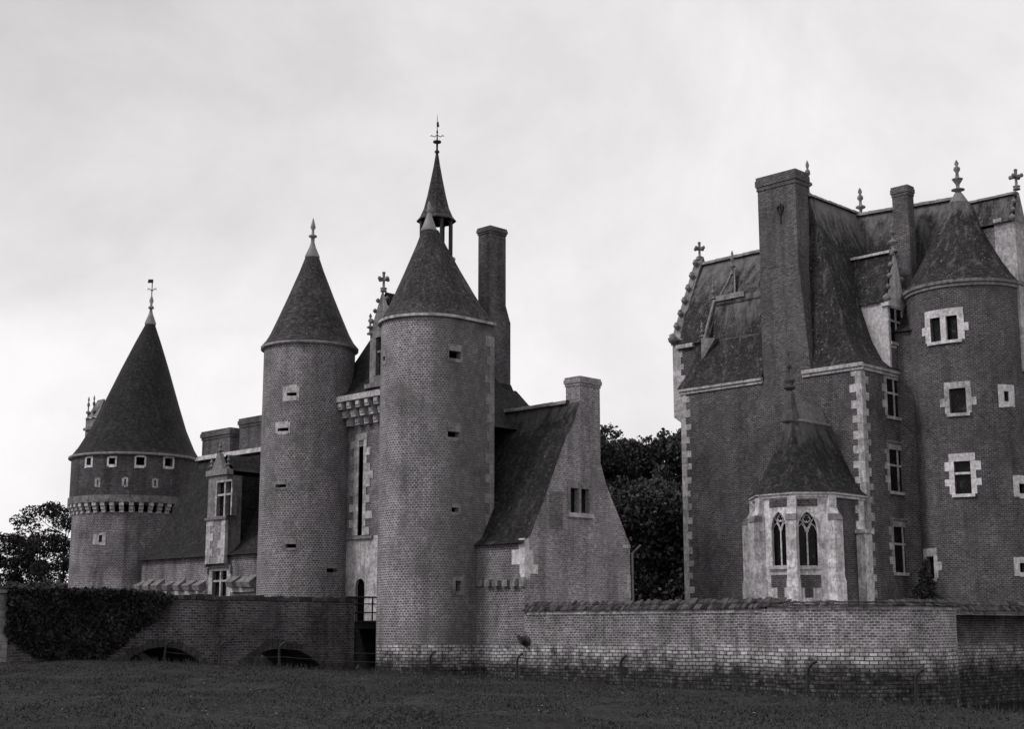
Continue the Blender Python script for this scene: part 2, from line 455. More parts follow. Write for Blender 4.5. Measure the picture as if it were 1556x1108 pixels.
def glass_mat():
    t = NT('leaded_glass', 0.25, 0.12)
    sp = t.N('ShaderNodeSeparateXYZ'); t.L(t.tc.outputs['UV'], sp.inputs[0])
    a = t.math('PINGPONG', t.math('ADD', sp.outputs[0], t.math('MULTIPLY', sp.outputs[1], 0.7)), 0.09)
    b = t.math('PINGPONG', t.math('SUBTRACT', sp.outputs[0], t.math('MULTIPLY', sp.outputs[1], 0.7)), 0.09)
    m = t.math('LESS_THAN', t.math('MINIMUM', a, b), 0.011)
    pane = t.ramp(t.noise(3.0, 3, 0.6, coord='UV'), [(0.45, g(0.004)), (0.62, g(0.015)), (0.72, g(0.09))])
    col = t.mix(m, pane, g(0.02))
    t.bump(t.noise(6.0, 2, 0.5, coord='UV'), 0.25, 0.02)
    return t.out(col)

def moat_wall_mat(name='moat_wall_masonry', gain=1.0, drips=0.75):
    """brick above, a band of pale ashlar blocks, wet algae-dark footing: the wall's own three builds"""
    t = NT(name, 0.9, 0.15)
    gm = t.N('ShaderNodeNewGeometry'); sp = t.N('ShaderNodeSeparateXYZ'); t.L(gm.outputs['Position'], sp.inputs[0])
    b1 = t.brick(0.19, 0.092, g(0.075 * gain), g(0.19 * gain), g(0.34 * gain), 0.018)
    c1 = t.mix(0.9, b1.outputs['Color'], t.ramp(t.noise(0.9, 8, 0.72), [(0.30, g(0.38)), (0.5, g(0.95)), (0.70, g(1.7))]), 'MULTIPLY')
    c1 = t.mix(0.7, c1, t.ramp(t.noise(6.0, 4, 0.8, coord='UV'), [(0.36, g(0.5)), (0.52, g(1.0)), (0.68, g(1.6))]), 'MULTIPLY')
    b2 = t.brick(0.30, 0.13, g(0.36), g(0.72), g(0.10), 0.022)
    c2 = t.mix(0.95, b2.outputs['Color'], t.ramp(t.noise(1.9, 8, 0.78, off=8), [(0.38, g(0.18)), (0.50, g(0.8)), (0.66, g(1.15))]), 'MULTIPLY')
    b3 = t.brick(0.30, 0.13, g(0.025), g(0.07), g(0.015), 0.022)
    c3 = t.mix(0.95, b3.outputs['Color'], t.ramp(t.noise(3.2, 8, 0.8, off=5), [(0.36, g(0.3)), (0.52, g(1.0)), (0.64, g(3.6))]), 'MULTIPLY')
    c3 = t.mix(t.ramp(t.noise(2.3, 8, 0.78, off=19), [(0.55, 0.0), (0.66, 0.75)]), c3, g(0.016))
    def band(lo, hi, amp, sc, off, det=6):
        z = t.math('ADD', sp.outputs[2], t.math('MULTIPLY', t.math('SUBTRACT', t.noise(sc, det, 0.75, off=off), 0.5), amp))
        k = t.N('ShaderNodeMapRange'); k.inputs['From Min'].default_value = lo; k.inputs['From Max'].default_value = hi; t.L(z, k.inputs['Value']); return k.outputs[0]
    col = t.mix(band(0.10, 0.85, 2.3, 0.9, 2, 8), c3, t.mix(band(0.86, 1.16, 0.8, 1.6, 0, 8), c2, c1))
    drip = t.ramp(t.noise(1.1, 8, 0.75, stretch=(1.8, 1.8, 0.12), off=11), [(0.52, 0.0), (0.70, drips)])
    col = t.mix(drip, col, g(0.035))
    lich = t.ramp(t.noise(4.5, 8, 0.8, off=23), [(0.60, 0.0), (0.70, 0.7)])
    col = t.mix(lich, col, g(0.36))
    t.bump(b1.outputs['Fac'], 0.5, -0.02)
    return t.out(col)

def leaf_mat(name, v, var=0.6, trans=0.0):
    t = NT(name, 0.75, 0.25)
    col = t.ramp(t.island(), [(0.0, g(v * (1 - var))), (0.6, g(v)), (1.0, g(v * (1 + var)))])
    return t.out(col)

def grass_ground_mat():
    t = NT('turf', 0.95, 0.1)
    c = t.ramp(t.noise(6.0, 8, 0.8), [(0.38, g(0.010)), (0.52, g(0.030)), (0.66, g(0.075))])
    c = t.mix(0.7, c, t.ramp(t.noise(0.22, 5, 0.6), [(0.34, g(0.5)), (0.66, g(1.55))]), 'MULTIPLY')
    t.bump(t.noise(20, 6, 0.7), 0.8, 0.05)
    return t.out(c)

M_TOWER = brick_mat('tower_brick', 0.15, 0.10, 0.07, 0.155, 0.35, 0.018, diaper=0.10, stain=0.55)
M_DULL = brick_mat('weathered_brick', 0.17, 0.095, 0.075, 0.16, 0.32, 0.015, diaper=0.0, stain=0.9)
M_MANOR = brick_mat('manor_brick', 0.22, 0.088, 0.042, 0.095, 0.20, 0.013, diaper=0.22, stain=0.6)
M_PALE = brick_mat('pale_brick', 0.20, 0.09, 0.15, 0.27, 0.40, 0.013, stain=0.7)
M_CHIM = brick_mat('chimney_brick', 0.20, 0.088, 0.052, 0.115, 0.17, 0.012, stain=0.7)
M_TILE = tile_mat('roof_tile', 0.026, 0.065, lichen=0.13)
M_DARKTILE = tile_mat('dark_roof_tile', 0.011, 0.028, lichen=0.06)
M_GABLETILE = tile_mat('gable_house_tile', 0.010, 0.026, lichen=0.085, lz=(9.6, 11.3))
M_MANORTILE = tile_mat('manor_roof_tile', 0.019, 0.045, lichen=0.17, lz=(19.8, 22.7))
M_WINGTILE = tile_mat('wing_roof_tile', 0.019, 0.045, lichen=0.17, lz=(17.6, 20.8))
M_STONE = stone_mat('limestone', 0.50, 0.09, 1.0)
M_CHAPEL = stone_mat('chapel_limestone', 0.74, 0.10, 1.0, 0.25)
M_PALESTONE = stone_mat('pale_limestone', 0.66, 0.2, 0.7, 0.2)
M_OLDSTONE = stone_mat('weathered_limestone', 0.24, 0.05, 1.0)
M_RIDGE = stone_mat('ridge_tile', 0.24, 0.08, 0.8)
M_SHADEBRICK = brick_mat('shade_black_brick', .2, .09, .007, .016, .014, .012)  # brick painted near black to stand in for shade below gate and bridge
M_LEAD = plain_mat('lead_sheet', 0.20, 0.55, 0.4, 0.3, 2.0)
M_IRON = plain_mat('iron', 0.02, 0.6, 0.3)
M_WOOD = plain_mat('dark_timber', 0.03, 0.8, 0.2, 0.4, 4.0, stretch=(4, 4, 0.5))
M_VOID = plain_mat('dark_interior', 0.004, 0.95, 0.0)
M_GLASS = glass_mat()
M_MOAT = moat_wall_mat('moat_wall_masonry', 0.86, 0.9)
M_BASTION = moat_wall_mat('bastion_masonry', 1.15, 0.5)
M_BRIDGE = brick_mat('bridge_brick', 0.24, 0.10, 0.030, 0.085, 0.14, 0.016, stain=1.0)
M_COPE = stone_mat('mossy_coping_tile', 0.085, 0.02, 1.2, 0.85)
M_BARK = plain_mat('bark', 0.02, 0.9, 0.1, 0.4, 6.0)
M_LEAF = leaf_mat('leaf', 0.045, 0.8)
M_LEAFL = leaf_mat('thin_leaf', 0.013)
M_IVY = leaf_mat('ivy_leaf', 0.022, 0.8)
M_TURF = grass_ground_mat()
M_BLADE = leaf_mat('grass_blade', 0.036, 0.5)
M_PETAL = leaf_mat('fallen_leaf', 0.22, 0.6)
M_GRAVEL = plain_mat('gravel', 0.12, 0.95, 0.1, 0.4, 12.0)
M_CHAPELTILE = tile_mat('chapel_roof_tile', 0.013, 0.034, lichen=0.10, lz=(9.2, 11.2))
def water_mat():
    t = NT('water', 0.35, 0.12); t.bs.inputs['Base Color'].default_value = g(0.012)
    t.bump(t.noise(2.2, 3, 0.5), 0.15, 0.05); return t.mat
M_WATER = water_mat()

# ------------------------------------------------------------------ building pieces
def loophole(sf, x0, x1, y0, y1, parent, ox0=None, ox1=None, oy0=None, oy1=None, stone=None, label=None):
    """stone surround px box, opening px box; returns the hole in wall coordinates"""
    ua, va = sf.hit(x0, y1); ub, vb = sf.hit(x1, y0)
    oa, pa = sf.hit(ox0 if ox0 else x0 + (x1 - x0) * 0.25, oy1 if oy1 else y1 - (y1 - y0) * 0.28)
    ob, pb = sf.hit(ox1 if ox1 else x1 - (x1 - x0) * 0.25, oy0 if oy0 else y0 + (y1 - y0) * 0.28)
    m = MB(); j = lambda: random.uniform(-0.04, 0.04)
    m.block(sf, ua, oa, va + j(), vb + j(), 0, 0.022); m.block(sf, ob, ub, va + j(), vb + j(), 0, 0.02)
    m.block(sf, oa + 0.004, ob - 0.004, pb, vb + abs(j()), 0, 0.025); m.block(sf, oa + 0.004, ob - 0.004, va - abs(j()), pa, 0, 0.03)
    w = m.build('loophole', stone or M_STONE, parent)
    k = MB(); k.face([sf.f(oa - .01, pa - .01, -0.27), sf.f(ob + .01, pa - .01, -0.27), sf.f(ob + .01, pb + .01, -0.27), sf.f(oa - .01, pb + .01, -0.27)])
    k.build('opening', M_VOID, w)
    return (oa, ob, pa, pb)

def window(sf, x0, x1, y0, y1, parent, kind='cross', mw=0.055, pd=0.2, sur=0.22, stone=None, teeth=True, sill=True, hood=False, lintel=0.3, box=None):
    """mullioned window; px box is the glazed opening"""
    if box: ua, ub, va, vb = box
    else:
        ua, va = sf.hit(x0, y1); ub, vb = sf.hit(x1, y0)
        mid = sf.hit((x0 + x1) / 2, y1)[1]; va = mid; vb = sf.hit((x0 + x1) / 2, y0)[1]
    st = stone or M_STONE
    m = MB(); v = va; k = 0
    while v < vb - 0.02:
        h = min(random.uniform(0.30, 0.40), vb - v)
        if vb - v - h < 0.12: h = vb - v
        e = (sur + (0.20 if k % 2 else 0.0)) if teeth else sur
        m.block(sf, ua - e - random.uniform(0, .04), ua, v + .003, v + h - .003, 0, 0.025)
        m.block(sf, ub, ub + e + random.uniform(0, .04), v + .003, v + h - .003, 0, 0.025)
        v += h; k += 1
    m.block(sf, ua - sur, (ua + ub) / 2 - .002, vb, vb + lintel, 0, 0.03); m.block(sf, (ua + ub) / 2 + .002, ub + sur, vb, vb + lintel, 0, 0.03)
    fr = m.build('window', st, parent)
    if sill:
        m = MB(); m.block(sf, ua - sur * 0.6, ub + sur * 0.6, va - 0.14, va, 0, 0.10); m.build('sill', st, fr)
    if hood:
        m = MB(); m.block(sf, ua - sur - .1, ub + sur + .1, vb + lintel, vb + lintel + 0.10, 0, 0.13)
        m.block(sf, ua - sur - .1, ua - sur, vb + lintel - .3, vb + lintel, 0.026, 0.12); m.block(sf, ub + sur, ub + sur + .1, vb + lintel - .3, vb + lintel, 0.026, 0.12)
        m.build('hood_mould', M_OLDSTONE, fr)
    m = MB(); w, h = ub - ua, vb - va
    if kind in ('cross', 'two'): m.block(sf, ua + w / 2 - mw, ua + w / 2 + mw, va, vb, -pd * .8, -pd * .15 if mw < .1 else .026, back=True)
    if kind in ('cross', 'bar'): m.block(sf, ua, ub, va + h * 0.60, va + h * 0.60 + .1, -pd * .78, -pd * .17, back=True)
    if m.f: m.build('mullion', st, fr)
    m = MB(); m.face([sf.f(ua - .01, va - .01, -pd), sf.f(ub + .01, va - .01, -pd), sf.f(ub + .01, vb + .01, -pd), sf.f(ua - .01, vb + .01, -pd)],
                     [(ua, va), (ub, va), (ub, vb), (ua, vb)])
    m.build('glass_pane', M_GLASS, fr)
    return (ua, ub, va, vb)

def quoins(fr, a, b, sa, sb, z0, z1, parent, stone=None, la=(0.55, 0.30), lb=(0.30, 0.55), h=0.34, proud=0.025, name='quoin_stones'):
    """alternating corner blocks; sa, sb = direction of the wall bodies from the corner"""
    m = MB(); z = z0; k = 0
    while z < z1 - 0.05:
        hh = min(h * random.uniform(0.85, 1.15), z1 - z)
        A = la[k % 2] * random.uniform(0.85, 1.12); B = lb[k % 2] * random.uniform(0.85, 1.12)
        a0, a1 = sorted((a - sa * proud, a + sa * A)); b0, b1 = sorted((b - sb * proud, b + sb * B))
        m.fbox(fr, a0, a1, b0, b1, z + .004, z + hh - .004); z += hh; k += 1
    return m.build(name, stone or M_STONE, parent)

def finial_prof(z, h, r):
    return [(r * .9, z), (r * .9, z + h * .06), (r * .35, z + h * .12), (r * .3, z + h * .26), (r, z + h * .32), (r * .95, z + h * .36), (r * .3, z + h * .42),
            (r * .28, z + h * .56), (r * .62, z + h * .62), (r * .55, z + h * .70), (r * .2, z + h * .76), (r * .42, z + h * .85), (r * .3, z + h * .92), (0.004, z + h)]
def finial(c, z, h, r, parent, mat=None, name='finial'):
    m = MB(); m.lathe(c, finial_prof(z, h, r), 12); return m.build(name, mat or M_OLDSTONE, parent)
def cross_finial(fr, a, b, z, h, parent, mat=None):
    m = MB(); c = fr.xy(a, b)
    m.lathe((c.x, c.y), [(h * .17, z), (h * .13, z + h * .1), (h * .18, z + h * .16), (h * .06, z + h * .22), (h * .07, z + h * .9), (h * .10, z + h * .94), (.004, z + h)], 10)
    m.fbox(fr, a - h * .055, a + h * .055, b - h * .26, b + h * .26, z + h * .55, z + h * .68)
    m.fbox(fr, a - h * .26, a + h * .26, b - h * .05, b + h * .05, z + h * .555, z + h * .675)
    for s in (-1, 1):
        for (da, db) in ((0, s * h * .27), (s * h * .27, 0)):
            q = fr.xy(a + da, b + db); m.lathe((q.x, q.y), [(.004, z + h * .52), (h * .075, z + h * .57), (h * .085, z + h * .63), (h * .06, z + h * .70), (.004, z + h * .73)], 8)
    return m.build('cross_finial', mat or M_OLDSTONE, parent)

def ridge_cap(p0, p1, parent, r=0.11, mat=None):
    """half-round ridge tiles, each tile its own island"""
    p0, p1 = Vector(p0), Vector(p1); L = (p1 - p0).length; n = max(1, int(L / 0.42)); d = (p1 - p0).normalized()
    x = d.cross(Vector((0, 0, 1))).normalized(); up = x.cross(d).normalized(); m = MB()
    for k in range(n):
        a = p0 + d * (L * k / n); b = p0 + d * (L * (k + 1) / n + 0.03); o = random.uniform(-.012, .012); rows = []
        for q, rr in ((a, r), (b, r * 0.94)):
            rows.append([q + x * rr * cos(t) + up * (rr * sin(t) * 1.1 - r * .25 + o) for t in [pi * i / 6 for i in range(7)]])
        m.grid(rows, None, 0, True)
    return m.build('ridge_tiles', mat or M_RIDGE, parent)

def chimney(fr, a0, a1, b0, b1, z0, z1, parent, mat=None, cap=0.09, caph=0.45, name='chimney'):
    m = MB()
    m.fbox(fr, a0, a1, b0, b1, z0, z1 - caph)
    z = z1 - caph
    for k, (c, h) in enumerate(((cap * .45, caph * .3), (cap, caph * .45), (cap * .6, caph * .25))):
        m.fbox(fr, a0 - c, a1 + c, b0 - c, b1 + c, z + .002, z + h, jit=0.01); z += h
    ch = m.build(name, mat or M_CHIM, parent)
    f = MB(); f.fbox(fr, a0 + .2, a1 - .2, b0 + .2, b1 - .2, z, z + .03); f.build('flue', M_VOID, ch)
    return ch

def interp(pts, x):
    if x <= pts[0][0]: return pts[0][1]
    for (a, b), (c, d) in zip(pts, pts[1:]):
        if x <= c: return b + (d - b) * (x - a) / (c - a)
    return pts[-1][1]
def profile_sheet(m, sf, u0, u1, v0, top, holes=(), du=0.3, mi=0, depth=0.28):
    us = {u0, u1}
    for h in holes: us |= {h[0], h[1]}
    n = int((u1 - u0) / du)
    us |= {u0 + (u1 - u0) * k / n for k in range(1, n)}
    us = sorted(us)
    for a, b in zip(us, us[1:]):
        if b - a < 1e-5: continue
        hs = sorted([h for h in holes if h[0] < (a + b) / 2 < h[1]], key=lambda h: h[2])
        lo = [v0]; hi = []
        for h in hs: hi.append(h[2]); lo.append(h[3])
        for k, l in enumerate(lo):
            ta, tb = (hi[k], hi[k]) if k < len(hi) else (top(a), top(b))
            m.face([sf.f(a, l), sf.f(b, l), sf.f(b, tb), sf.f(a, ta)], [(a, l), (b, l), (b, tb), (a, ta)], mi)
    q = MB(); q.sheet(sf, u0, u0, v0, v0, holes, depth=depth, m=mi)
    o = len(m.v); m.v += q.v; m.f += [tuple(i + o for i in f) for f in q.f]; m.uv += q.uv; m.m += q.m; m.smooth += q.smooth

# ================================================================== ground
EDGE = [(-420, 1003, 52), (0, 1003, 52), (150, 1003, 52), (375, 1013, 51), (540, 1021, 49.5), (725, 1029, 46.5), (1130, 1052, 37.3), (1330, 1066, 32.5), (1600, 1088, 27.0), (2200, 1150, 20)]
EP = [at(*e) for e in EDGE]
def build_ground():
    # lawn on the viewer's side of the moat, and its bank
    m = MB(); cols = []
    dense = []
    for a, b in zip(EP, EP[1:]):
        for k in range(8): dense.append(a.lerp(b, k / 8))
    dense.append(EP[-1])
    dense = [Vector((-120, 56, 0.6))] + dense + [Vector((60, 8, -0.1))]
    rows = [[] for _ in range(14)]
    for p in dense:
        left = max(0.0, min(1.0, (-p.x - 11) / 5.5))
        for k in range(12):
            q = (k / 11) ** 1.5
            x = p.x * (1 - q) + q * (p.x * 0.4); y = p.y * (1 - q) + q * -12
            z = p.z * (1 - q) ** 1.6
            rows[11 - k].append(Vector((x, y, z + (0 if k in (0, 11) else random.uniform(-.03, .03)))))
        # beyond the edge: bank to the moat on the right, causeway on the left
        rows[12].append(Vector((p.x + 0.3, p.y + 1.2, p.z - 0.9 + left * 1.25)))
        rows[13].append(Vector((p.x + 0.8, p.y + 3.6, p.z - 3.2 + left * 4.35)))
    m.grid(rows, None, 0, True)
    struct(m, 'lawn', M_TURF)
    global LAWN_BVH
    from mathutils.bvhtree import BVHTree
    LAWN_BVH = BVHTree.FromPolygons([Vector(p) for p in m.v], m.f)
    m = MB(); m.face([(-90, 25, -1.25), (90, 15, -1.25), (90, 130, -1.25), (-90, 130, -1.25)]); struct(m, 'moat_water', M_WATER)
    # causeway and meadow to the left, out to the horizon
    m = MB()
    m.face([(-600, 57, 1.5), (-16.5, 53, 1.55), (-27, 70, 1.5), (-34, 84, 1.5), (-34, 100, 1.6), (-600, 100, 1.6)])
    m.face([(-600, 100, 1.6), (600, 100, 1.6), (1500, 1500, 3), (-1500, 1500, 3)])
    m.face([(-16.5, 53, 1.55), (-14.5, 53.5, -3), (-24.5, 70.5, -3), (-27, 70, 1.5)]); m.face([(-27, 70, 1.5), (-24.5, 70.5, -3), (-31.5, 84, -3), (-34, 84, 1.5)])
    m.face([(-600, 100.02, 1.6), (600, 100.02, 1.6), (600, 96, -3.1), (-600, 96, -3.1)]); m.face([(-1500, -200, -3.15), (1500, -200, -3.15), (1500, 1500, -3.15), (-1500, 1500, -3.15)])
    struct(m, 'meadow', M_TURF)
    m = MB(); z = 2.12
    m.face([(-33, 83, z), GF.p(1.5, 14, z), GF.p(1.5, 2, z), GF.p(1.35, -3, z), GF.p(1.35, -14.6, z), (8.5, 50.3, z), (12, 48.6, z), (15.2, 51, z), (34, 70, z), (44, 104, z), (-40, 104, z)])
    struct(m, 'courtyard', M_GRAVEL)

GF = Frame((-3.63, 60.0))
KF = Frame((15.95, 64.0))
build_ground()

# ================================================================== far round tower with machicolation
def build_far_tower():
    C = (-22.05, 83.0)
    t = thing('round_tower', 'machicolated round brick tower with tall tiled cone and weathervane at far left', 'tower', (C[0], C[1], 1.0))
    lo = Cyl(C, 3.41); up = Cyl(C, 3.62)
    W = lambda R: (-pi * R, pi * R)
    h = [loophole(lo, 141, 161, 811, 829, t, 150, 155.5, 813.5, 824.5)]
    m = MB(); m.sheet(lo, *W(3.41), 0, 8.05, h, du=0.35); m.build('lower_wall', M_DULL, t)
    h = []
    for x0, x1, y0, y1 in ((129, 141.5, 694, 711), (162.5, 178, 694, 709.5), (204, 222.5, 693, 710.5), (247.5, 265, 695, 712)):
        h.append(loophole(up, x0, x1, y0, y1, t, x0 + 2.7, x1 - 2.7, y0 + 2.2, y1 - 3.5, M_PALESTONE))
    for x0, x1, y0, y1 in ((144, 153, 727, 740), (185, 195, 726, 739.5), (230.5, 240.5, 728, 741)):
        h.append(loophole(up, x0, x1, y0, y1, t, x0 + 3.6, x1 - 3.4, y0 + 2, y1 - 2))
    m = MB(); m.sheet(up, *W(3.62), 8.95, 11.36, h, du=0.3); m.build('upper_wall', brick_mat('far_tower_brick', 0.17, 0.095, 0.042, 0.085, 0.13, 0.012, stain=0.9), t)
    m = MB(); cb = Cyl(C, 3.66)
    n = 52
    for k in range(n):
        a = 2 * pi * k / n; b = 2 * pi * (k + 1) / n
        m.block(Cyl(C, 3.60), a * 3.6 + .003, b * 3.6 - .003, 8.58, 8.98, -0.1, 0.10 + random.uniform(0, .02), back=True)
    m.build('stone_band', M_OLDSTONE, t)
    m = MB(); m.lathe(C, [(3.60, 8.56), (3.42, 8.45)], 64); m.build('machicolation_soffit', M_DULL, t)  # sloping brick ring closing the gap under the stone band
    n = 42
    for k in range(n):
        m = MB(); a = 2 * pi * (k + .5) / n * 3.41
        for (z0, z1, d) in ((8.0, 8.19, 0.09), (8.19, 8.38, 0.18), (8.38, 8.58, 0.27)):
            m.block(lo, a - .12, a + .12, z0 + .003, z1 - .003, -0.02, d, back=True)
        m.build('corbel', M_STONE, t)
    lean = (0.5, 0.0); z0 = 11.36; H = 8.7
    pr = [(1, 0), (.95, .015), (.867, .07), (.72, .2), (.57, .37), (.36, .62), (.2, .80), (.072, .935)]
    pp = []
    for (ra, sa), (rb, sb) in zip(pr, pr[1:]):
        pp += [(ra + (rb - ra) * i / 3, sa + (sb - sa) * i / 3) for i in range(3)]
    pp.append(pr[-1])
    m = MB(); m.lathe(C, [(3.80 * r, z0 + H * s_) for r, s_ in pp], 72, lean=(lean[0] * .935, 0), uscale=2.2); roof = m.build('cone_roof', M_DARKTILE, t)
    m = MB(); m.lathe(C, [(3.80, z0 + .02), (3.80, z0 - .1), (3.6, z0 - .12)], 64); m.build('cornice', M_STONE, t)
    c = (C[0] + .47, C[1])
    m = MB(); m.lathe(c, [(.32, z0 + H * .93), (.34, z0 + H * .94), (.12, z0 + H * 1.01), (.07, z0 + H * 1.04), (.17, z0 + H * 1.045), (.17, z0 + H * 1.055), (.06, z0 + H * 1.07), (.13, z0 + H * 1.1), (.05, z0 + H * 1.13), (.03, z0 + H * 1.14)], 14); m.build('lead_cap', M_LEAD, roof)
    zt = z0 + H * 1.12
    m = MB(); m.tube([(c[0], c[1], zt), (c[0], c[1], zt + 1.15)], .03)
    m.hexa([(c[0] - .28, c[1] - .015, zt + .93), (c[0] + .05, c[1] - .015, zt + .93), (c[0] + .05, c[1] + .015, zt + .93), (c[0] - .28, c[1] + .015, zt + .93)],
           [(c[0] - .24, c[1] - .015, zt + 1.15), (c[0] + .05, c[1] - .015, zt + 1.15), (c[0] + .05, c[1] + .015, zt + 1.15), (c[0] - .24, c[1] + .015, zt + 1.15)])
    for s in (-1, 1): m.tube([(c[0], c[1], zt + .42), (c[0] + s * .14, c[1], zt + .56), (c[0] + s * .24, c[1], zt + .6), (c[0] + s * .24, c[1], zt + .48)], .025)
    m.build('weathervane', M_IRON, roof)
    # stone dormer on the far side of the cone
    m = MB(); fr = Frame((-24.75, 84.6))
    m.fbox(fr, -.6, .6, -.6, .6, 10.9, 14.0); 
    m.fbox(fr, -.72, .72, -.66, .66, 13.3, 13.45)
    d = m.build('dormer', M_OLDSTONE, t)
    m = MB(); m.slope(fr.p(-.7, -.7, 14), fr.p(-.7, .7, 14), fr.p(0, .4, 15.2), fr.p(0, -.4, 15.2), nu=4); m.slope(fr.p(.7, -.7, 14), fr.p(.7, .7, 14), fr.p(0, .4, 15.2), fr.p(0, -.4, 15.2), nu=4)
    m.slope(fr.p(-.7, -.7, 14), fr.p(.7, -.7, 14), fr.p(0, -.4, 15.2), fr.p(0, -.4, 15.2), nu=4); m.build('dormer_roof', M_OLDSTONE, d)
    for a, b in ((-.5, .55), (-.5, -.1)):
        q = fr.xy(a, b); finial((q.x, q.y), 13.9, 1.5, .14, d)
build_far_tower()

# ================================================================== long wing between the towers
def build_wing():
    a0 = 0.8; F3 = Flat(GF.xy(a0, 0), E2, -E1)
    bl = F3.hit(216, 850)[0]; br = 9.4; ze = F3.hit(315, 845)[1]
    RP = Flat(GF.xy(4.0, 0), E2, -E1); rb, rz = RP.hit(303, 699)
    t = thing('long_wing', 'low brick wing with steep dark roof, tall stone dormer and two chimneys behind the hedge', 'building', GF.p(a0, 13, 2.1))
    dz = [F3.hit(x, 850)[0] for x in (352.5, 321.5)]
    lw = [F3.hit(x, 850)[0] for x in (344, 324)]
    low = (F3.hit(345, 880)[0], F3.hit(323, 880)[0], F3.hit(334, 910)[1], F3.hit(334, 868)[1])
    m = MB(); m.sheet(F3, br, bl, 2.0, ze, [low], depth=.3); m.sheet(F3, br, bl, -3, 2.0, (), m=1)  # wall foot behind the bridge arches gets the painted shade colour
    m.face([GF.p(a0, bl, .5), GF.p(7.2, bl, .5), GF.p(7.2, bl, ze), GF.p(a0, bl, ze)]); m.build('wall', [M_DULL, M_SHADEBRICK], t)
    m = MB()
    e = a0 - .28
    m.slope(GF.p(e, br - 1.5, ze - .05), GF.p(e, bl + .1, ze - .05), GF.p(4, rb, rz), GF.p(4, br - 1.5, rz), nu=16)
    m.slope(GF.p(7.4, br, ze), GF.p(7.4, bl + .1, ze), GF.p(4, rb, rz), GF.p(4, br, rz), nu=10)
    m.slope(GF.p(e, bl + .1, ze - .05), GF.p(7.4, bl + .1, ze), GF.p(4, rb, rz), GF.p(4, rb, rz), nu=10)
    roof = m.build('roof', M_DARKTILE, t)
    m = MB(); m.fbox(GF, 3.7, 4.3, br, rb, rz - .1, rz + .16, top=.12); m.build('ridge_cornice', M_STONE, roof)
    P = Flat(GF.xy(4.4, 0), E2, -E1)
    for x0, x1, y0 in ((308, 350, 657), (365, 402, 637)):
        b1, z1 = P.hit(x0, y0); b0 = P.hit(x1, y0)[0]
        chimney(GF, 4.4, 5.2, b0, b1, rz - 1.0, z1, roof, M_CHIM, .1, .5)
    # the tall stone dormer standing flush on the wall
    fr0, fr1 = F3.hit(352, 790)[0], F3.hit(324, 790)[0]
    D = Flat(GF.xy(a0 - .36, 0), E2, -E1)
    zt = D.hit(338, 722)[1]; zb = D.hit(336, 786)[1]
    wh = (D.hit(351.5, 750)[0], D.hit(330, 750)[0], zb + .05, D.hit(340, 733)[1])
    m = MB(); m.sheet(D, fr0, fr1, zb, zt, [wh], depth=.35)
    m.sheet(Flat(GF.xy(0, fr0), E1, -E2), a0 - .36, a0 + .55, ze - .6, zt); m.sheet(Flat(GF.xy(0, fr0 + .05), E1, -E2), a0 + .5, 3.4, ze - .6, zt, m=1)
    m.sheet(Flat(GF.xy(0, fr1), E1, E2), a0 - .36, 3.2, ze - .6, zt)
    m.block(D, fr0 - .1, fr1 + .1, zt, zt + .28, -.3, .12); m.block(D, fr0 - .12, fr1 + .12, zb - .12, zb, 0, .1)
    d = m.build('dormer', [M_OLDSTONE, M_DARKTILE], t)
    window(D, 0, 0, 0, 0, d, 'cross', sur=.07, teeth=False, sill=False, lintel=.1, box=wh)
    m = MB(); mid = (fr0 + fr1) / 2; w = (fr1 - fr0) / 2; z = zt + .28
    # scrolled pediment
    m.hexa([D.f(mid - w * .62, z, -.25), D.f(mid + w * .62, z, -.25), D.f(mid + w * .62, z, .05), D.f(mid - w * .62, z, .05)],
           [D.f(mid - w * .12, z + .85, -.2), D.f(mid + w * .12, z + .85, -.2), D.f(mid + w * .12, z + .85, .03), D.f(mid - w * .12, z + .85, .03)])
    for s in (-1, 0, 1):
        q = D.f(mid + s * w * .92, 0, -.1); finial((q.x, q.y), z + (.75 if s == 0 else -.02), .75, .16, d)
    m.build('pediment', M_OLDSTONE, d)
    m = MB(); m.slope(GF.p(a0 + .1, fr0 - .1, zt + .2), GF.p(4, fr0 - .1, zt + .2), GF.p(4, mid, zt + 1.1), GF.p(a0 + .1, mid, zt + 1.1), nu=5); m.slope(GF.p(a0 + .1, fr1 + .1, zt + .2), GF.p(4, fr1 + .1, zt + .2), GF.p(4, mid, zt + 1.1), GF.p(a0 + .1, mid, zt + 1.1), nu=5)
    m.build('dormer_roof', M_DARKTILE, d)
    # pier: brick between stone jambs, down to the lower window
    m = MB(); m.block(F3, fr0, fr1, low[3] + .34, zb - .12, 0, .35, back=True); m.build('pier', M_PALE, d)
    for side in (0, 1):
      m = MB(); zz = low[3] + .35; k = side
      while zz < zb - .15:
        h = min(.38, zb - .12 - zz); e = .62 if k % 2 else .36
        m.block(F3, *((fr0 - .02, fr0 + e) if side else (fr1 - e, fr1 + .02)), zz, zz + h - .008, .2, .38); zz += h; k += 1
      m.build('pier_stones', M_STONE, d)
    window(F3, 0, 0, 0, 0, t, 'cross', sur=.32, teeth=False, box=low, hood=True, lintel=.16, stone=M_STONE)
    # broken machicolation: stone stubs with sloping tops
    m0 = F3.hit(250, 893)
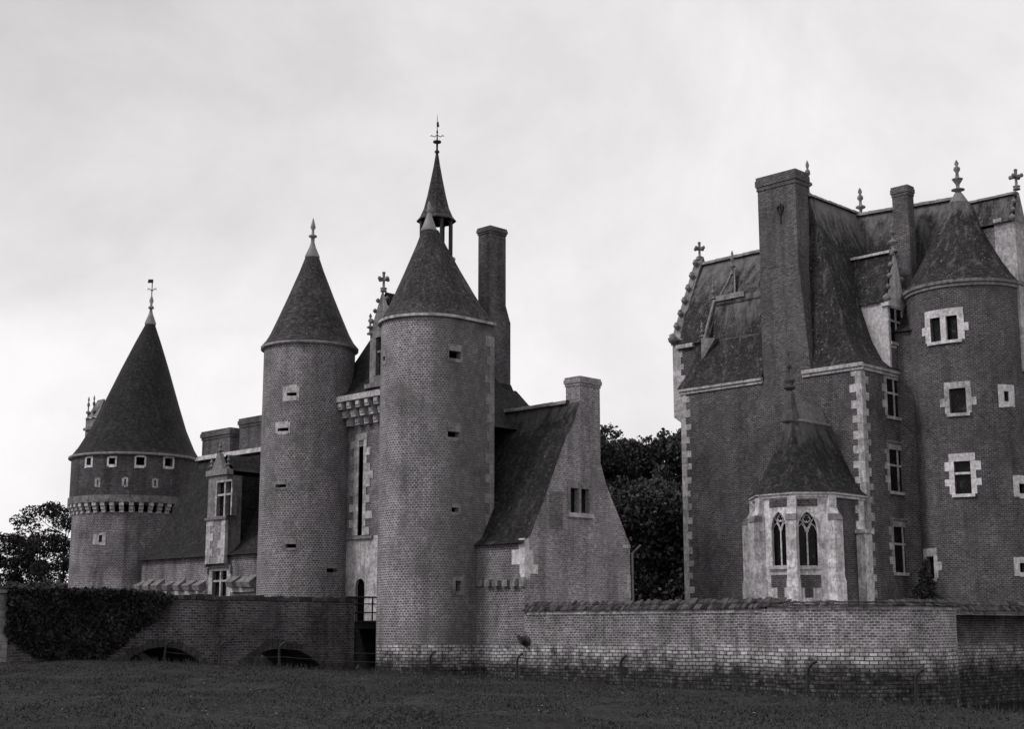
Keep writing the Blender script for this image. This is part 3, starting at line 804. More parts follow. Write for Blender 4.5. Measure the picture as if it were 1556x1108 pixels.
    for x in (218, 230, 246, 262, 278, 294, 308, 360, 374, 386):
        b = F3.hit(x, 890)[0]; zc = F3.hit(x, 897 if x < 340 else 892)[1]
        m = MB()
        w0, w1, dd, tp = random.uniform(.24, .32), random.uniform(.24, .32), random.uniform(.42, .55), random.uniform(.42, .58)
        m.hexa([GF.p(a0 - dd * .8, b - w0, zc - .05), GF.p(a0, b - w0, zc - .1), GF.p(a0, b + w1, zc - .1), GF.p(a0 - dd * .8, b + w1, zc)],
               [GF.p(a0 - dd, b - w0, zc + .20), GF.p(a0, b - w0, zc + tp), GF.p(a0, b + w1, zc + tp), GF.p(a0 - dd, b + w1, zc + .24)])
        m.build('corbel', M_OLDSTONE, t)
    for x0, x1, y in ((215, 314, 903), (353, 389, 897)):
        bb = F3.hit(x0, y)[0]; be = F3.hit(x1, y)[0]; z = F3.hit((x0 + x1) / 2, y)[1]
        m = MB(); m.block(F3, be, bb, z - .1, z + .14, 0, .12); m.build('string_course', M_STONE, t)
build_wing()

# ================================================================== gatehouse: two round towers and the gate between
class UShape(Cyl):
    """half-round front running into a flat side along e1"""
    def __init__(s, C, R, L):
        super().__init__(C, R); s.um = R * pi / 4; s.fl = Flat(Vector(C) + Vector((S2, -S2)) * R, E1, -E2)
    def f(s, u, v, d=0.0):
        return Cyl.f(s, u, v, d) if u <= s.um else s.fl.f(u - s.um, v, d)
    def hit(s, px, py):
        u, v = Cyl.hit(s, px, py)
        r = ray(px, py)
        q, w = s.fl.hit(px, py)
        return (q + s.um, w) if q > 0 else (u, v)

def build_gatehouse():
    ZE = 14.6
    t = thing('gatehouse', 'twin round brick gate towers with cone roofs, lantern spire and tall chimney beside the bridge', 'gatehouse', GF.p(0, 4, 2.0))
    # ---- near tower
    T3 = UShape(GF.O, 2.0, 2.03); LF = 2.05; UE = T3.um + LF
    hs = []
    for (x0, x1, y0, y1, o) in ((681, 703, 526, 549, (682, 700, 535, 544)), (678, 701, 645, 669, (680, 698, 657, 664)), (684, 700, 767, 782, (685.5, 697, 772, 778.5)), (687, 707, 877, 904, (692, 700.5, 883.5, 899.5)), (581, 588, 531, 556, (582.5, 586, 541, 549))):
        h = loophole(T3, x0, x1, y0, y1, t, *o, stone=M_OLDSTONE); hs.append(h)
    us = T3.hit(668, 700)[0]
    m = MB(); m.sheet(T3, -pi * 2.0 * .9, us, 1.02, ZE, [h for h in hs if h[1] < us], du=.2)
    m.sheet(T3, us, UE, 1.02, ZE, [h for h in hs if h[0] > us], du=.2, m=0)
    m.sheet(T3, -pi * 2.0 * .9, UE, -3, 1.02, (), du=.2, m=2)
    q = T3.f(UE, 0); 
    for z0, z1 in ((-3, ZE),): m.face([T3.f(UE, z0), GF.p(LF, 2, z0), GF.p(LF, 2, z1), T3.f(UE, z1)], None, 1)
    m.build('near_tower_wall', [brick_mat('near_tower_brick', 0.15, 0.10, 0.08, 0.18, 0.39, 0.019, diaper=0.10, stain=0.55, weather_u=us), M_DULL, M_MOAT], t)
    m = MB(); z = T3.hit(740, 812)[1]; k = 0; zt = T3.hit(740, 525)[1]
    while z < zt:
        h = random.uniform(.36, .5); w = (.30, .5)[k % 2] * random.uniform(.85, 1.15)
        m.block(T3, UE - w, UE, z + .004, z + h - .004, 0, .02); z += h; k += 1
    m.build('quoin_stones', stone_mat('dull_quoin', .25, .12, .8), t)
    def u_roof(name, zt):
        m = MB(); out = [T3.f(-pi * 2 * .9 + (T3.um + pi * 2 * .9) * k / 44, 0, .14) for k in range(45)] + [T3.f(T3.um + LF * k / 8, 0, .14) for k in range(1, 9)] + [GF.p(LF + .1, 0.5, 0), GF.p(LF + .1, 2, 0)]
        ap = GF.xy(.05, .05); rows = []; uvr = []; H = zt - ZE
        pp = []
        for (ra, sa), (rb, sb) in zip(CONE, CONE[1:]): pp += [(ra + (rb - ra) * i / 3, sa + (sb - sa) * i / 3) for i in range(3)]
        pp.append(CONE[-1])
        for r, s_ in pp:
            rows.append([Vector((ap.x + (o.x - ap.x) * r, ap.y + (o.y - ap.y) * r, ZE + H * s_)) for o in out])
            uvr.append([(k * .22, s_ * H * 1.07) for k in range(len(out) + 1)])
        m.grid(rows, uvr, 0, True); rf = m.build(name, M_TILE, t)
        m = MB()
        for k in range(len(out) - 3):
            a, b = out[k], out[k + 1]
            P = lambda o, z, f=1.0: Vector((ap.x + (o.x - ap.x) * f, ap.y + (o.y - ap.y) * f, z))
            m.hexa([P(a, ZE - .12), P(b, ZE - .12), P(b, ZE - .12, .92), P(a, ZE - .12, .92)], [P(a, ZE - .005), P(b, ZE - .005), P(b, ZE - .005, .92), P(a, ZE - .005, .92)])
        m.build('cornice', M_STONE, t)
        c = (ap.x, ap.y); z = ZE + H * .90
        m = MB(); m.lathe(c, [(.34, z - .02), (.36, z + .03), (.22, z + .38), (.1, z + .75), (.06, z + .85), (.14, z + .92), (.05, z + 1.0), (.10, z + 1.12), (.02, z + 1.35)], 16); m.build('lead_cap', M_LEAD, rf)
    u_roof('near_cone_roof', 19.2)
    # ---- far tower
    C2 = (-9.53, 65.8); T2 = Cyl(C2, 2.13); hs = []
    for (x0, x1, y0, y1, o) in ((429.5, 455, 586, 610, (436, 451, 596.5, 602)), (418.5, 441.5, 641, 660, (422, 438.5, 650, 656)), (416, 438, 731, 745, (419, 435, 736, 741.5)), (428.5, 456, 820, 836, (434, 450, 827, 833)), (494, 515, 859, 874, (496, 512.5, 864.5, 870))):
        hs.append(loophole(T2, x0, x1, y0, y1, t, *o, stone=M_STONE if y1 < 670 else M_OLDSTONE))
    m = MB(); m.sheet(T2, -pi * 2.13, pi * 2.13, 2.0, ZE, hs, du=.2); m.sheet(T2, -pi * 2.13, pi * 2.13, -3, 2.0, (), du=.2, m=1); m.build('far_tower_wall', [M_TOWER, M_SHADEBRICK], t)  # tower foot seen through the arch is coloured dark as if shaded
    pp = []; H = 4.95
    for (ra, sa), (rb, sb) in zip(CONE, CONE[1:]): pp += [((ra + (rb - ra) * i / 3) * 2.29, ZE + H * (sa + (sb - sa) * i / 3)) for i in range(3)]
    pp.append((CONE[-1][0] * 2.29, ZE + H * CONE[-1][1]))
    m = MB(); m.lathe(C2, pp, 56, uscale=1.4); rf = m.build('far_cone_roof', M_TILE, t)
    m = MB(); m.lathe(C2, [(2.28, ZE - .005), (2.28, ZE - .11), (2.14, ZE - .12)], 56); m.build('cornice', M_STONE, t)
    z = ZE + H * .9
    m = MB(); m.lathe(C2, [(.34, z - .02), (.36, z + .03), (.16, z + .5), (.09, z + .75), (.09, z + .95), (.20, z + 1.02), (.20, z + 1.08), (.07, z + 1.14), (.06, z + 1.35), (.13, z + 1.48), (.10, z + 1.62), (.015, z + 1.95)], 16); m.build('lead_cap', M_LEAD, rf)
    # ---- rear block and main roof
    m = MB(); m.fbox(GF, 1.3, 5.6, .6, 8.2, 0, 11.9); m.build('rear_wall', M_DULL, t)
    m = MB(); zr = 18.0; ra, rb = GF.p(3.3, 5.0, zr), GF.p(3.3, 2.6, zr); e = [GF.p(.15, .6, 12.08), GF.p(.15, 8.3, 12.08), GF.p(5.9, 8.3, 12), GF.p(5.9, .4, 12)]
    m.slope(e[1], e[0], rb, ra); m.slope(e[0], e[3], rb, rb); m.slope(e[2], e[3], rb, ra); m.slope(e[1], e[2], ra, ra)
    m.slope(GF.p(2.1, -1.5, 10.2), GF.p(7.0, -1.5, 10.2), GF.p(6.0, .58, 12.4), GF.p(2.1, .58, 12.4))
    m.build('main_roof', M_DARKTILE, t)
    # ---- gate wall
    GW = Flat(GF.xy(.8, 0), E2, -E1)
    dl, dr = GW.hit(553.5, 915)[0], GW.hit(539.5, 915)[0]; zs = 1.97
    da = GW.hit(546, 880)[1]; rr = (dr - dl) / 2; mid = (dl + dr) / 2
    dtop = lambda u: da - rr + sqrt(max(0, rr * rr - (u - mid) ** 2))
    sl0, sl1 = GW.hit(552, 750)[0], GW.hit(545, 750)[0]; sz0, sz1 = GW.hit(548, 814)[1], GW.hit(548, 679)[1]
    zm = sz0 - .05
    m = MB(); m.sheet(GW, 1.2, 7, zm, 12.0, [(sl0, sl1, sz0, sz1)], depth=.4, mrev=3)
    m.arch_sheet(GW, 1.2, 7, zs, zm, [(dl, dr, zs, dtop)], 1, 1, .16)
    m.sheet(GW, 1.2, 7, -3, zs, (), m=2)  # pit wall under the footbridge, its shade put into the brick colour
    m.build('gate_wall', [M_DULL, M_STONE, M_SHADEBRICK, M_VOID], t)
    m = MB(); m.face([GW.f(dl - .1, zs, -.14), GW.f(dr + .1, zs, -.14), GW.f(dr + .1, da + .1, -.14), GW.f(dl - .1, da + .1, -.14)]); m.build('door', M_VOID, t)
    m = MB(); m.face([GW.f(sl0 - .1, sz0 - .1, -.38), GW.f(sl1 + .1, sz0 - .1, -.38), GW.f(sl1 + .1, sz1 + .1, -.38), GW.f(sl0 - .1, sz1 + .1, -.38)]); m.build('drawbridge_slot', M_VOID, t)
    m = MB(); z = sz0; k = 0
    while z < sz1 + .02:
        h = .36; e = (.34, .62)[k % 2]
        m.block(GW, sl1, sl1 + e, z + .004, z + h - .004, 0, .04)
        e2 = (.5, .22)[k % 2] if k not in (2, 7) else .7
        m.block(GW, sl0 - e2, sl0, z + .004, z + h - .004, 0, .04); z += h; k += 1
    m.block(GW, sl0 - .25, sl1 + .25, z, z + .3, 0, .04)
    for u in (2.05, 2.9):
        zz = sz0
        while zz < sz1:
            m.block(GW, u - .28 + random.uniform(0, .1), u + .2, zz + .004, zz + .4, 0, .04); zz += .408
    m.build('slot_stones', M_STONE, t)
    m = MB(); m.block(GW, dl - .55, dr + .75, zm - .12, zm, .0, .12); m.build('door_cornice', M_OLDSTONE, t)
    # machicolated ledge over the gate
    for k in range(8):
        m = MB(); b = 1.5 + k * .64
        for (z0, z1, a0) in ((10.75, 11.1, .52), (11.1, 11.45, .26), (11.45, 11.8, .0)):
            m.fbox(GF, a0, .9, b - .15, b + .15, z0 + .004, z1 - .004)
            m.fbox(GF, a0 - .05, a0 + .2, b - .12, b + .12, z0 + .12, z1 - .06)
        m.build('corbel', M_STONE, t)
    m = MB(); m.fbox(GF, -.1, .9, 1.0, 6.42, 11.8, 12.06); m.build('ledge', M_STONE, t)
    # stone dormer over the gate
    D = Flat(GF.xy(.55, 0), E2, -E1); b0, b1 = 2.9, D.hit(562, 540)[0]; z0 = D.hit(570, 583)[1]; z1 = D.hit(565, 505)[1]; mid = (b0 + b1) / 2; zt = D.hit(588, 438)[1]
    wh = (b0 + .45, b1 - .45, z0 + .35, z1 - .3)
    m = MB(); m.sheet(D, b0, b1, z0, z1, [wh], depth=.3)
    top = lambda u: z1 + (zt - z1) * (1 - abs(u - mid) / (b1 - mid))
    profile_sheet(m, D, b0, b1, z1, top, (), .2)
    m.sheet(Flat(GF.xy(0, b1), E1, E2), .55, 3, z0, z1); m.sheet(Flat(GF.xy(0, b0), E1, -E2), .55, 3, z0, z1)
    m.block(D, b0 - .15, b1 + .15, z0 - .2, z0, -.3, .18, back=True)
    d = m.build('dormer', M_OLDSTONE, t)
    window(D, 0, 0, 0, 0, d, 'cross', sur=.1, teeth=False, sill=False, lintel=.1, box=wh, stone=M_OLDSTONE)
    m = MB()
    for s in (-1, 1):
        q = D.f(mid + s * (b1 - mid) * .98, 0, .02); finial((q.x, q.y), z1 - .1, 1.0, .17, d)
        for k in range(1, 4):
            f = k / 4.2; q = D.f(mid + s * (b1 - mid) * (1 - f) + s * .08, z1 + (zt - z1) * f + .06)
            mc = MB(); mc.lathe((q.x, q.y), [(.004, q.z - .12), (.1, q.z - .04), (.11, q.z + .04), (.004, q.z + .13)], 7); mc.build('crocket', M_OLDSTONE, d)
    cross_finial(GF, .6, mid, zt - .1, .95, d)
    m = MB(); m.slope(GF.p(.7, b0, z1), GF.p(4, b0, z1), GF.p(4, mid, zt - .1), GF.p(.7, mid, zt - .1), nu=5); m.slope(GF.p(.7, b1, z1), GF.p(4, b1, z1), GF.p(4, mid, zt - .1), GF.p(.7, mid, zt - .1), nu=5); m.build('dormer_roof', M_DARKTILE, d)
    # ---- lantern spire on the ridge
    c = at(663, 340, 65); c = (c.x, c.y); zp0, zp1 = zat(396, 65), zat(336, 65)
    m = MB(); m.lathe(c, [(.85, zp0 - 1.2), (.85, zp0 - .05), (.92, zp0), (.92, zp0 + .12), (.7, zp0 + .14)], 8, sm=False); la = m.build('lantern', M_LEAD, t)
    pts = [(c[0] + .74 * sin(pi / 8 + k * pi / 4), c[1] - .74 * cos(pi / 8 + k * pi / 4)) for k in range(8)]
    for k in range(8):
        m = MB(); x, y = pts[k]; m.tube([(x, y, zp0), (x, y, zp1 + .05)], .085, 6); m.build('post', M_IRON, la)
    m = MB()
    for k in range(8):
        (x, y), (x2, y2) = pts[k], pts[(k + 1) % 8]
        A, B = Vector((x, y, 0)), Vector((x2, y2, 0)); zz = zp1
        for i in range(6):   # cusped heads between the posts
            p, q = A.lerp(B, i / 6), A.lerp(B, (i + 1) / 6); f = lambda w: zz - .30 + .24 * (1 - abs(2 * w - 1) ** 2)
            m.face([(p.x, p.y, f(i / 6)), (q.x, q.y, f((i + 1) / 6)), (q.x, q.y, zz), (p.x, p.y, zz)])
    m.build('arcade', M_IRON, la)
    m = MB(); zt2 = zat(232, 65); H = zt2 - zp1
    m.lathe(c, [(.93, zp1 - .04), (.95, zp1), (.78, zp1 + H * .06), (.60, zp1 + H * .18), (.45, zp1 + H * .36), (.30, zp1 + H * .58), (.16, zp1 + H * .80), (.055, zp1 + H)], 8, sm=False, uscale=.6); sp = m.build('spire', M_TILE, la)
    m = MB(); z = zt2 - .05
    m.lathe(c, [(.06, z), (.13, z + .1), (.05, z + .2), (.05, z + .5), (.2, z + .56), (.2, z + .63), (.04, z + .68), (.025, z + 1.0), (.05, z + 1.1), (.02, z + 1.2), (.012, z + 1.85), (.002, z + 2.0)], 10)
    for s in (-1, 1): m.tube([(c[0], c[1], z + .95), (c[0] + s * .14, c[1], z + .85), (c[0] + s * .28, c[1], z + .93), (c[0] + s * .32, c[1], z + .87)], .022)
    m.hexa([(c[0] - .03, c[1] - .01, z + 1.35), (c[0] + .10, c[1] - .01, z + 1.35), (c[0] + .10, c[1] + .01, z + 1.35), (c[0] - .03, c[1] + .01, z + 1.35)], [(c[0] - .03, c[1] - .01, z + 1.58), (c[0] + .06, c[1] - .01, z + 1.62), (c[0] + .06, c[1] + .01, z + 1.62), (c[0] - .03, c[1] + .01, z + 1.58)])
    m.build('weathervane', M_IRON, sp)
    # ---- tall chimney
    ca, cb = 6.07, 2.41
    zt = zat(345, 66.3); zs = zat(470, 66.3); zs2 = zat(486, 66.3); zk = zat(582, 66.3)
    ch = chimney(GF, ca, ca + 1.05, cb, cb + .83, zs - .3, zt, t, M_CHIM, .07, .35)
    m = MB()
    m.hexa([GF.p(ca, cb - .0, zs2), GF.p(ca + 1.33, cb - .02, zs2), GF.p(ca + 1.33, cb + .9, zs2), GF.p(ca, cb + .9, zs2)], [GF.p(ca + .02, cb + .01, zs + .3), GF.p(ca + 1.05, cb + .01, zs + .3), GF.p(ca + 1.05, cb + .82, zs + .3), GF.p(ca + .02, cb + .82, zs + .3)])
    m.fbox(GF, ca - .01, ca + 1.34, cb - .03, cb + 1.3, 10, zs2)
    m.build('chimney_breast', M_CHIM, ch)
    m = MB(); z3 = zat(655, 66.3)
    A = [GF.p(ca - .5, cb - .7, z3), GF.p(ca + 2.6, cb - .7, z3), GF.p(ca + 2.6, cb + 1.9, z3), GF.p(ca - .5, cb + 1.9, z3)]
    B = [GF.p(ca, cb - .05, zk), GF.p(ca + 1.36, cb - .05, zk), GF.p(ca + 1.36, cb + 1.3, zk), GF.p(ca, cb + 1.3, zk)]
    for k in range(4): m.slope(A[k], A[(k + 1) % 4], B[(k + 1) % 4], B[k], [(0, 0), (.45, .3), (.75, .65), (1, 1)], 4)
    m.build('chimney_skirt', M_DARKTILE, ch)
build_gatehouse()

# ================================================================== gabled house against the near tower
def build_gable_house():
    a0, b0 = 1.08, -4.76
    GP = Flat(GF.xy(0, b0), E1, -E2); FP = Flat(GF.xy(a0, 0), E2, -E1)
    t = thing('gabled_house', 'small brick house with steep flared roof and gable end chimney, built against near gate tower', 'house', GF.p(4, -2, 2.1))
    L = [(805, 813), (815, 784), (824.5, 762), (837, 726), (848, 693.6), (859, 665), (870, 643), (877, 619.6)]
    Rr = [(911, 704), (920, 733), (931, 762), (945.5, 798), (956, 826)]
    lp = [GP.hit(*p) for p in L]; rp = [GP.hit(*p) for p in Rr]
    ze = lp[0][1] - .25; a1 = GP.hit(958, 880)[0]; zr = GP.hit(878, 613)[1]; ar = GP.hit(879, 613)[0]
    pts = [(a0, ze)] + lp + [(ar + .05, zr)] + [(rp[0][0], rp[0][1] + .2)] + rp[1:] + [(a1, rp[-1][1] - .1)]
    top = lambda u: interp(pts, u)
    hs = []
    for x0, x1 in ((866.5, 878.5), (882.5, 895)):
        u0, u1 = GP.hit(x0, 760)[0], GP.hit(x1, 760)[0]; hs.append((u0, u1, GP.hit((x0 + x1) / 2, 780)[1], GP.hit((x0 + x1) / 2, 742)[1]))
    m = MB(); profile_sheet(m, GP, a0, a1, 1.5, top, hs, .25, 0, .3)
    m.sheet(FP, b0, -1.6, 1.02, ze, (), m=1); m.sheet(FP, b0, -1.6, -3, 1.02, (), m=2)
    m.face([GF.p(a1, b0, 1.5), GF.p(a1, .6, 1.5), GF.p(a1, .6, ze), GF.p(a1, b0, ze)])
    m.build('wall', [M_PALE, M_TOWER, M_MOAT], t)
    q = [((a - a0 + .2) / (ar - a0 + .2), (z - ze + .1) / (zr - ze + .1)) for a, z in lp]
    prof = [(0, 0)] + [x for x in q if x[0] > 0.02] + [(1, 1)]
    m = MB(); m.slope(GF.p(a0 - .22, b0 - .08, ze - .1), GF.p(a0 - .22, .8, ze - .1), GF.p(ar, .8, zr + .06), GF.p(ar, b0 - .08, zr + .06), prof, 14)
    m.slope(GF.p(a1 + .12, b0 + .03, ze - .1), GF.p(a1 + .12, .8, ze - .1), GF.p(ar, .8, zr + .06), GF.p(ar, b0 + .03, zr + .06), prof, 10)
    rf = m.build('roof', M_GABLETILE, t)
    ridge_cap(GF.p(ar, b0 + .6, zr + .08), GF.p(ar, .8, zr + .08), rf, .17)
    c0, c1 = GP.hit(881, 620)[0], GP.hit(911.5, 620)[0]; zt = GP.hit(890, 573)[1]
    ch = chimney(GF, c0, c1, b0 - .005, b0 + .8, zr - 3.5, zt, t, M_PALE, .07, .4)
    # the two small lights
    sur = MB(); u0, u1, za, zb = hs[0][0], hs[1][1], hs[0][2], hs[0][3]
    sur.block(GP, u0 - .16, u0, za, zb, 0, .025); sur.block(GP, u1, u1 + .2, za, zb, 0, .025); sur.block(GP, hs[0][1], hs[1][0], za, zb, 0, .028); sur.block(GP, u0 - .2, u1 + .25, zb, zb + .28, 0, .022)
    w = sur.build('window', M_OLDSTONE, t)
    s_ = MB(); s_.block(GP, u0 - .2, u1 + .2, za - .18, za, 0, .12); s_.build('sill', M_STONE, w)
    for h in hs:
        k = MB(); k.face([GP.f(h[0] - .01, h[2] - .01, -.22), GP.f(h[1] + .01, h[2] - .01, -.22), GP.f(h[1] + .01, h[3] + .01, -.22), GP.f(h[0] - .01, h[3] + .01, -.22)], [(h[0], h[2]), (h[1], h[2]), (h[1], h[3]), (h[0], h[3])]); k.build('glass_pane', M_GLASS, w)
    # walled-up window beside it
    m = MB(); ua, ub = GP.hit(835, 770)[0], GP.hit(855, 770)[0]; za, zb = GP.hit(845, 805)[1], GP.hit(845, 747)[1]
    m.block(GP, ua, ub, za, zb, 0, .012); m.build('blocked_window', brick_mat('infill_brick', .2, .09, .11, .17, .22, .01), t)
    m = MB()   # corner stones at the eaves and at the far corner
    for (y0, y1, la, lb) in ((818, 835, .25, .3), (835, 858, .5, .7), (858, 872, .75, .25), (872, 880, .3, .2)):
        z0, z1 = FP.hit(797, y1)[1], FP.hit(797, y0)[1]; m.fbox(GF, a0 - .025, a0 + la, b0 - .025, b0 + lb, z0 + .004, z1 - .004)
    m.build('quoin_stones', M_PALESTONE, t)
    m = MB()
    for (y0, y1, la) in ((828, 834, .5), (874, 886, .5), (886, 897, .25), (897, 910, .5)):
        z0, z1 = GP.hit(952, y1)[1], GP.hit(952, y0)[1]; m.block(GP, a1 - la, a1, z0 + .004, z1 - .004, 0, .025)
    m.build('quoin_stones', M_STONE, t)
    for x in (731, 745, 757, 770, 784, 795):     # broken corbel course on the front wall
        m = MB(); b, z = FP.hit(x, 890); m.block(FP, b - .16, b + .14, z - .05, z + .28 + random.uniform(-.1, .1), 0, .2 + random.uniform(-.1, .1), back=True); m.build('corbel', M_OLDSTONE, t)
    m = MB(); p = GP.f(a1 + .06, 0, .08); zt = GP.hit(957, 832)[1]
    q = GP.f(a1 + .35, 0, .3)
    m.tube([(q.x, q.y, zt + .1), (p.x, p.y, zt - .25), (p.x, p.y, 2.0)], .05); m.build('drainpipe', M_LEAD, t)
build_gable_house()

# ================================================================== manor house
F1 = Flat(KF.xy(0, 0), E2, -E1)          # left face, u = b
FR = Flat(KF.xy(0, 0), E1, -E2)          # right face, u = a
def build_manor():
    LB, ZE = 10.4, 13.5
    t = thing('manor_house', 'large dark brick manor with steep roofs, huge front chimney, stone dormer and crocketed gable', 'house', KF.p(4, 4, 2.1))
    wins = []
    for x0, x1, y0, y1 in ((1349, 1369, 578, 634), (1353.5, 1377, 685, 748), (1360.5, 1386, 802, 871)):
        wins.append(window(FR, x0, x1, y0, y1, t, 'cross', pd=.05, sur=.2, hood=(y0 > 600), stone=M_STONE))
    m = MB(); m.sheet(F1, 0, LB, 1.5, ZE, du=1.5); m.sheet(FR, 0, 8, 1.5, ZE, wins)
    m.face([KF.p(0, LB, 1.5), KF.p(8, LB, 1.5), KF.p(8, LB, 16), KF.p(0, LB, ZE)]); m.build('wall', M_MANOR, t)
    quoins(KF, 0, 0, 1, 1, 1.6, ZE - .05, t, M_STONE); quoins(KF, 0, LB, 1, -1, 1.6, ZE - .05, t, M_STONE)
    for (a0, a1, b0, b1) in ((-.16, 0, 5.4, LB + .1), (-.16, 0, -.16, 3.1), (0, 8, -.16, 0)):
        m = MB(); m.fbox(KF, a0, a1, b0, b1, ZE - .05, ZE + .12); m.fbox(KF, a0 + (.08 if a1 == 0 else 0), a1, b0 + (.08 if b1 == 0 else 0), b1, ZE - .2, ZE - .054); m.build('cornice', M_STONE, t)
    # pavilion roof on the near corner
    zr = 22.6; ZR = ZE + .1; o = .2
    e = [KF.p(.02, -o, ZR), KF.p(8, -o, ZR), KF.p(8, 6.7, ZR), KF.p(.02, 6.7, ZR)]; r0, r1 = KF.p(1.4, 3.3, zr), KF.p(7.2, 3.3, zr)
    m = MB(); m.slope(e[0], e[1], r1, r0, STEEP, 16); m.slope(e[3], e[2], r1, r0, STEEP, 16); m.slope(e[0], e[3], r0, r0, STEEP, 12); m.slope(e[1], e[2], r1, r1, STEEP, 8)
    pv = m.build('pavilion_roof', M_MANORTILE, t)
    ridge_cap(r0, r1, pv, .16)
    q = KF.xy(1.3, 3.25); finial((q.x, q.y), zr - .1, zat(243, q.y) - zr + .1, .22, pv)
    q = KF.xy(6.2, 3.3); finial((q.x, q.y), zr - .1, zat(285, q.y) - zr + .1, .26, pv)
    # front wing roof left of the chimney
    A0, A1 = KF.p(1.35, 9.0, 18.3), KF.p(1.35, 5.34, 18.3)
    m = MB(); m.slope(KF.p(-o, LB + .1, ZR), KF.p(-o, 5.34, ZR), A1, A0, [(0, 0), (.12, .06), (.25, .15), (.4, .29), (.6, .52), (1, 1)], 14)
    m.slope(KF.p(-o, LB + .1, ZR), KF.p(1.35, LB - .3, 15.5), A0, A0, nu=4); fw = m.build('front_roof', tile_mat('front_roof_tile', .019, .045, lichen=.17, lz=(15.8, 18.6)), t)
    m = MB(); m.fbox(KF, 1.2, 1.5, 7.2, 9.1, 18.15, 18.45, top=.08); m.build('ridge_tiles', M_OLDSTONE, fw)
    FA = Flat(KF.xy(.55, 0), E2, -E1)
    m = MB(); bl_, zl_ = FA.hit(1070, 517)     # stone rake along the roof's left edge, with a pale kneeler at its foot
    for k in range(7):
        P = lambda f, up, w: KF.p(.5 + .75 * f, bl_ + (9.06 - bl_) * f + w, zl_ + (18.35 - zl_) * f + up)
        m.hexa([P(k / 7, -.2, -.05), P((k + 1) / 7 - .01, -.2, -.05), P((k + 1) / 7 - .01, -.2, .07), P(k / 7, -.2, .07)], [P(k / 7, .06, -.05), P((k + 1) / 7 - .01, .06, -.05), P((k + 1) / 7 - .01, .06, .07), P(k / 7, .06, .07)])
    m.build('verge_stones', M_RIDGE, fw)
    bx, zx = FA.hit(1068, 546); bx2, zx2 = FA.hit(1089, 514)
    m = MB(); m.hexa([FA.f(bx, zx, .12), FA.f(bx - .12, zx, .12), FA.f(bx - .12, zx, -.3), FA.f(bx, zx, -.3)], [FA.f(bx, zx2 + .12, .12), FA.f(bx2, zx2, .12), FA.f(bx2, zx2, -.3), FA.f(bx, zx2 + .12, -.3)])
    m.build('kneeler', M_OLDSTONE, fw)
    for x, y, h in ((1083, 450, 1.0), (1066, 508, .8)):
        b, z = FA.hit(x, y); p = KF.xy(.6, b); finial((p.x, p.y), z - .15, h, .15, fw, M_RIDGE)
    c0, c1 = KF.p(2.1, 8.8, 17.8), KF.p(3.3, 7.3, 17.8)
    m = MB(); B = [KF.p(1.35, 8.85, 18.35), KF.p(1.35, 7.85, 18.35), KF.p(2.7, 7.85, 18.4), KF.p(2.7, 8.85, 18.4)]; ap = KF.p(1.95, 8.4, 19.75); ap1 = KF.p(1.98, 8.3, 19.75)
    for k in range(4): m.slope(B[k], B[(k + 1) % 4], ap1, ap, [(0, 0), (.5, .45), (1, 1)], 4)
    sp = m.build('small_hipped_roof', M_WINGTILE, t)
    ridge_cap(B[0], ap, sp, .05); ridge_cap(B[1], ap1, sp, .05); finial((ap.x, ap.y), 19.6, 1.3, .16, sp)
    # back wing with crocketed gable, corbelled out at the corner
    GB, ga, gz = 11.4, 2.94, 20.75; wf = Flat(KF.xy(.7, 0), E2, -E1)
    m = MB(); m.sheet(wf, 6, GB, 12.3, 16.0); 
    Gp = Flat(KF.xy(0, GB), E1, E2)
    profile_sheet(m, Gp, .7, 5.2, 12.3, lambda u: 16 + (gz - 16) * (1 - abs(u - ga) / 2.26))
    profile_sheet(m, Flat(KF.xy(0, GB - .35), E1, -E2), .7, 5.2, 15.8, lambda u: 16.1 + (gz + .25 - 16) * (1 - abs(u - ga) / 2.26))
    m.face([KF.p(.7, 6, 12.3), KF.p(.7, GB, 12.3), KF.p(5.2, GB, 12.3), KF.p(5.2, 6, 12.3)])
    bw = m.build('back_wing_wall', M_MANOR, t)
    m = MB()
    m.slope(KF.p(.5, GB - .35, 16), KF.p(.5, 8.95, 16), KF.p(ga, 8.95, gz), KF.p(ga, GB - .35, gz), [(0, 0), (.35, .40), (1, 1)], 8); m.slope(KF.p(1.2, 8.97, 17.9), KF.p(1.2, 3.5, 17.9), KF.p(ga, 3.5, gz), KF.p(ga, 8.97, gz), [(0, 0), (1, 1)], 12); m.slope(KF.p(5.4, GB - .35, 16), KF.p(5.4, 3.5, 16), KF.p(ga, 3.5, gz), KF.p(ga, GB - .35, gz), STEEP, 10)
    br = m.build('back_wing_roof', M_WINGTILE, t); ridge_cap(KF.p(ga, GB - .4, gz + .05), KF.p(ga, 3.5, gz + .05), br, .19)
    m = MB(); m.fbox(KF, .5, .75, 10.0, GB - .3, 15.85, 16.05); m.build('cornice', M_STONE, bw)
    quoins(KF, .7, GB, 1, -1, 12.35, 16.7, bw, M_STONE, (.5, .7), (.45, .7))
    m = MB(); m.hexa([KF.p(.85, GB - .9, 11.7), KF.p(1.3, GB - .9, 11.7), KF.p(1.3, GB - .8, 11.7), KF.p(.85, GB - .8, 11.7)], [KF.p(.66, GB - 1.0, 12.34), KF.p(1.6, GB - 1.0, 12.34), KF.p(1.6, GB + .03, 12.34), KF.p(.66, GB + .03, 12.34)]); m.build('corner_corbel', M_STONE, bw)
    m = MB()   # gable coping with crockets
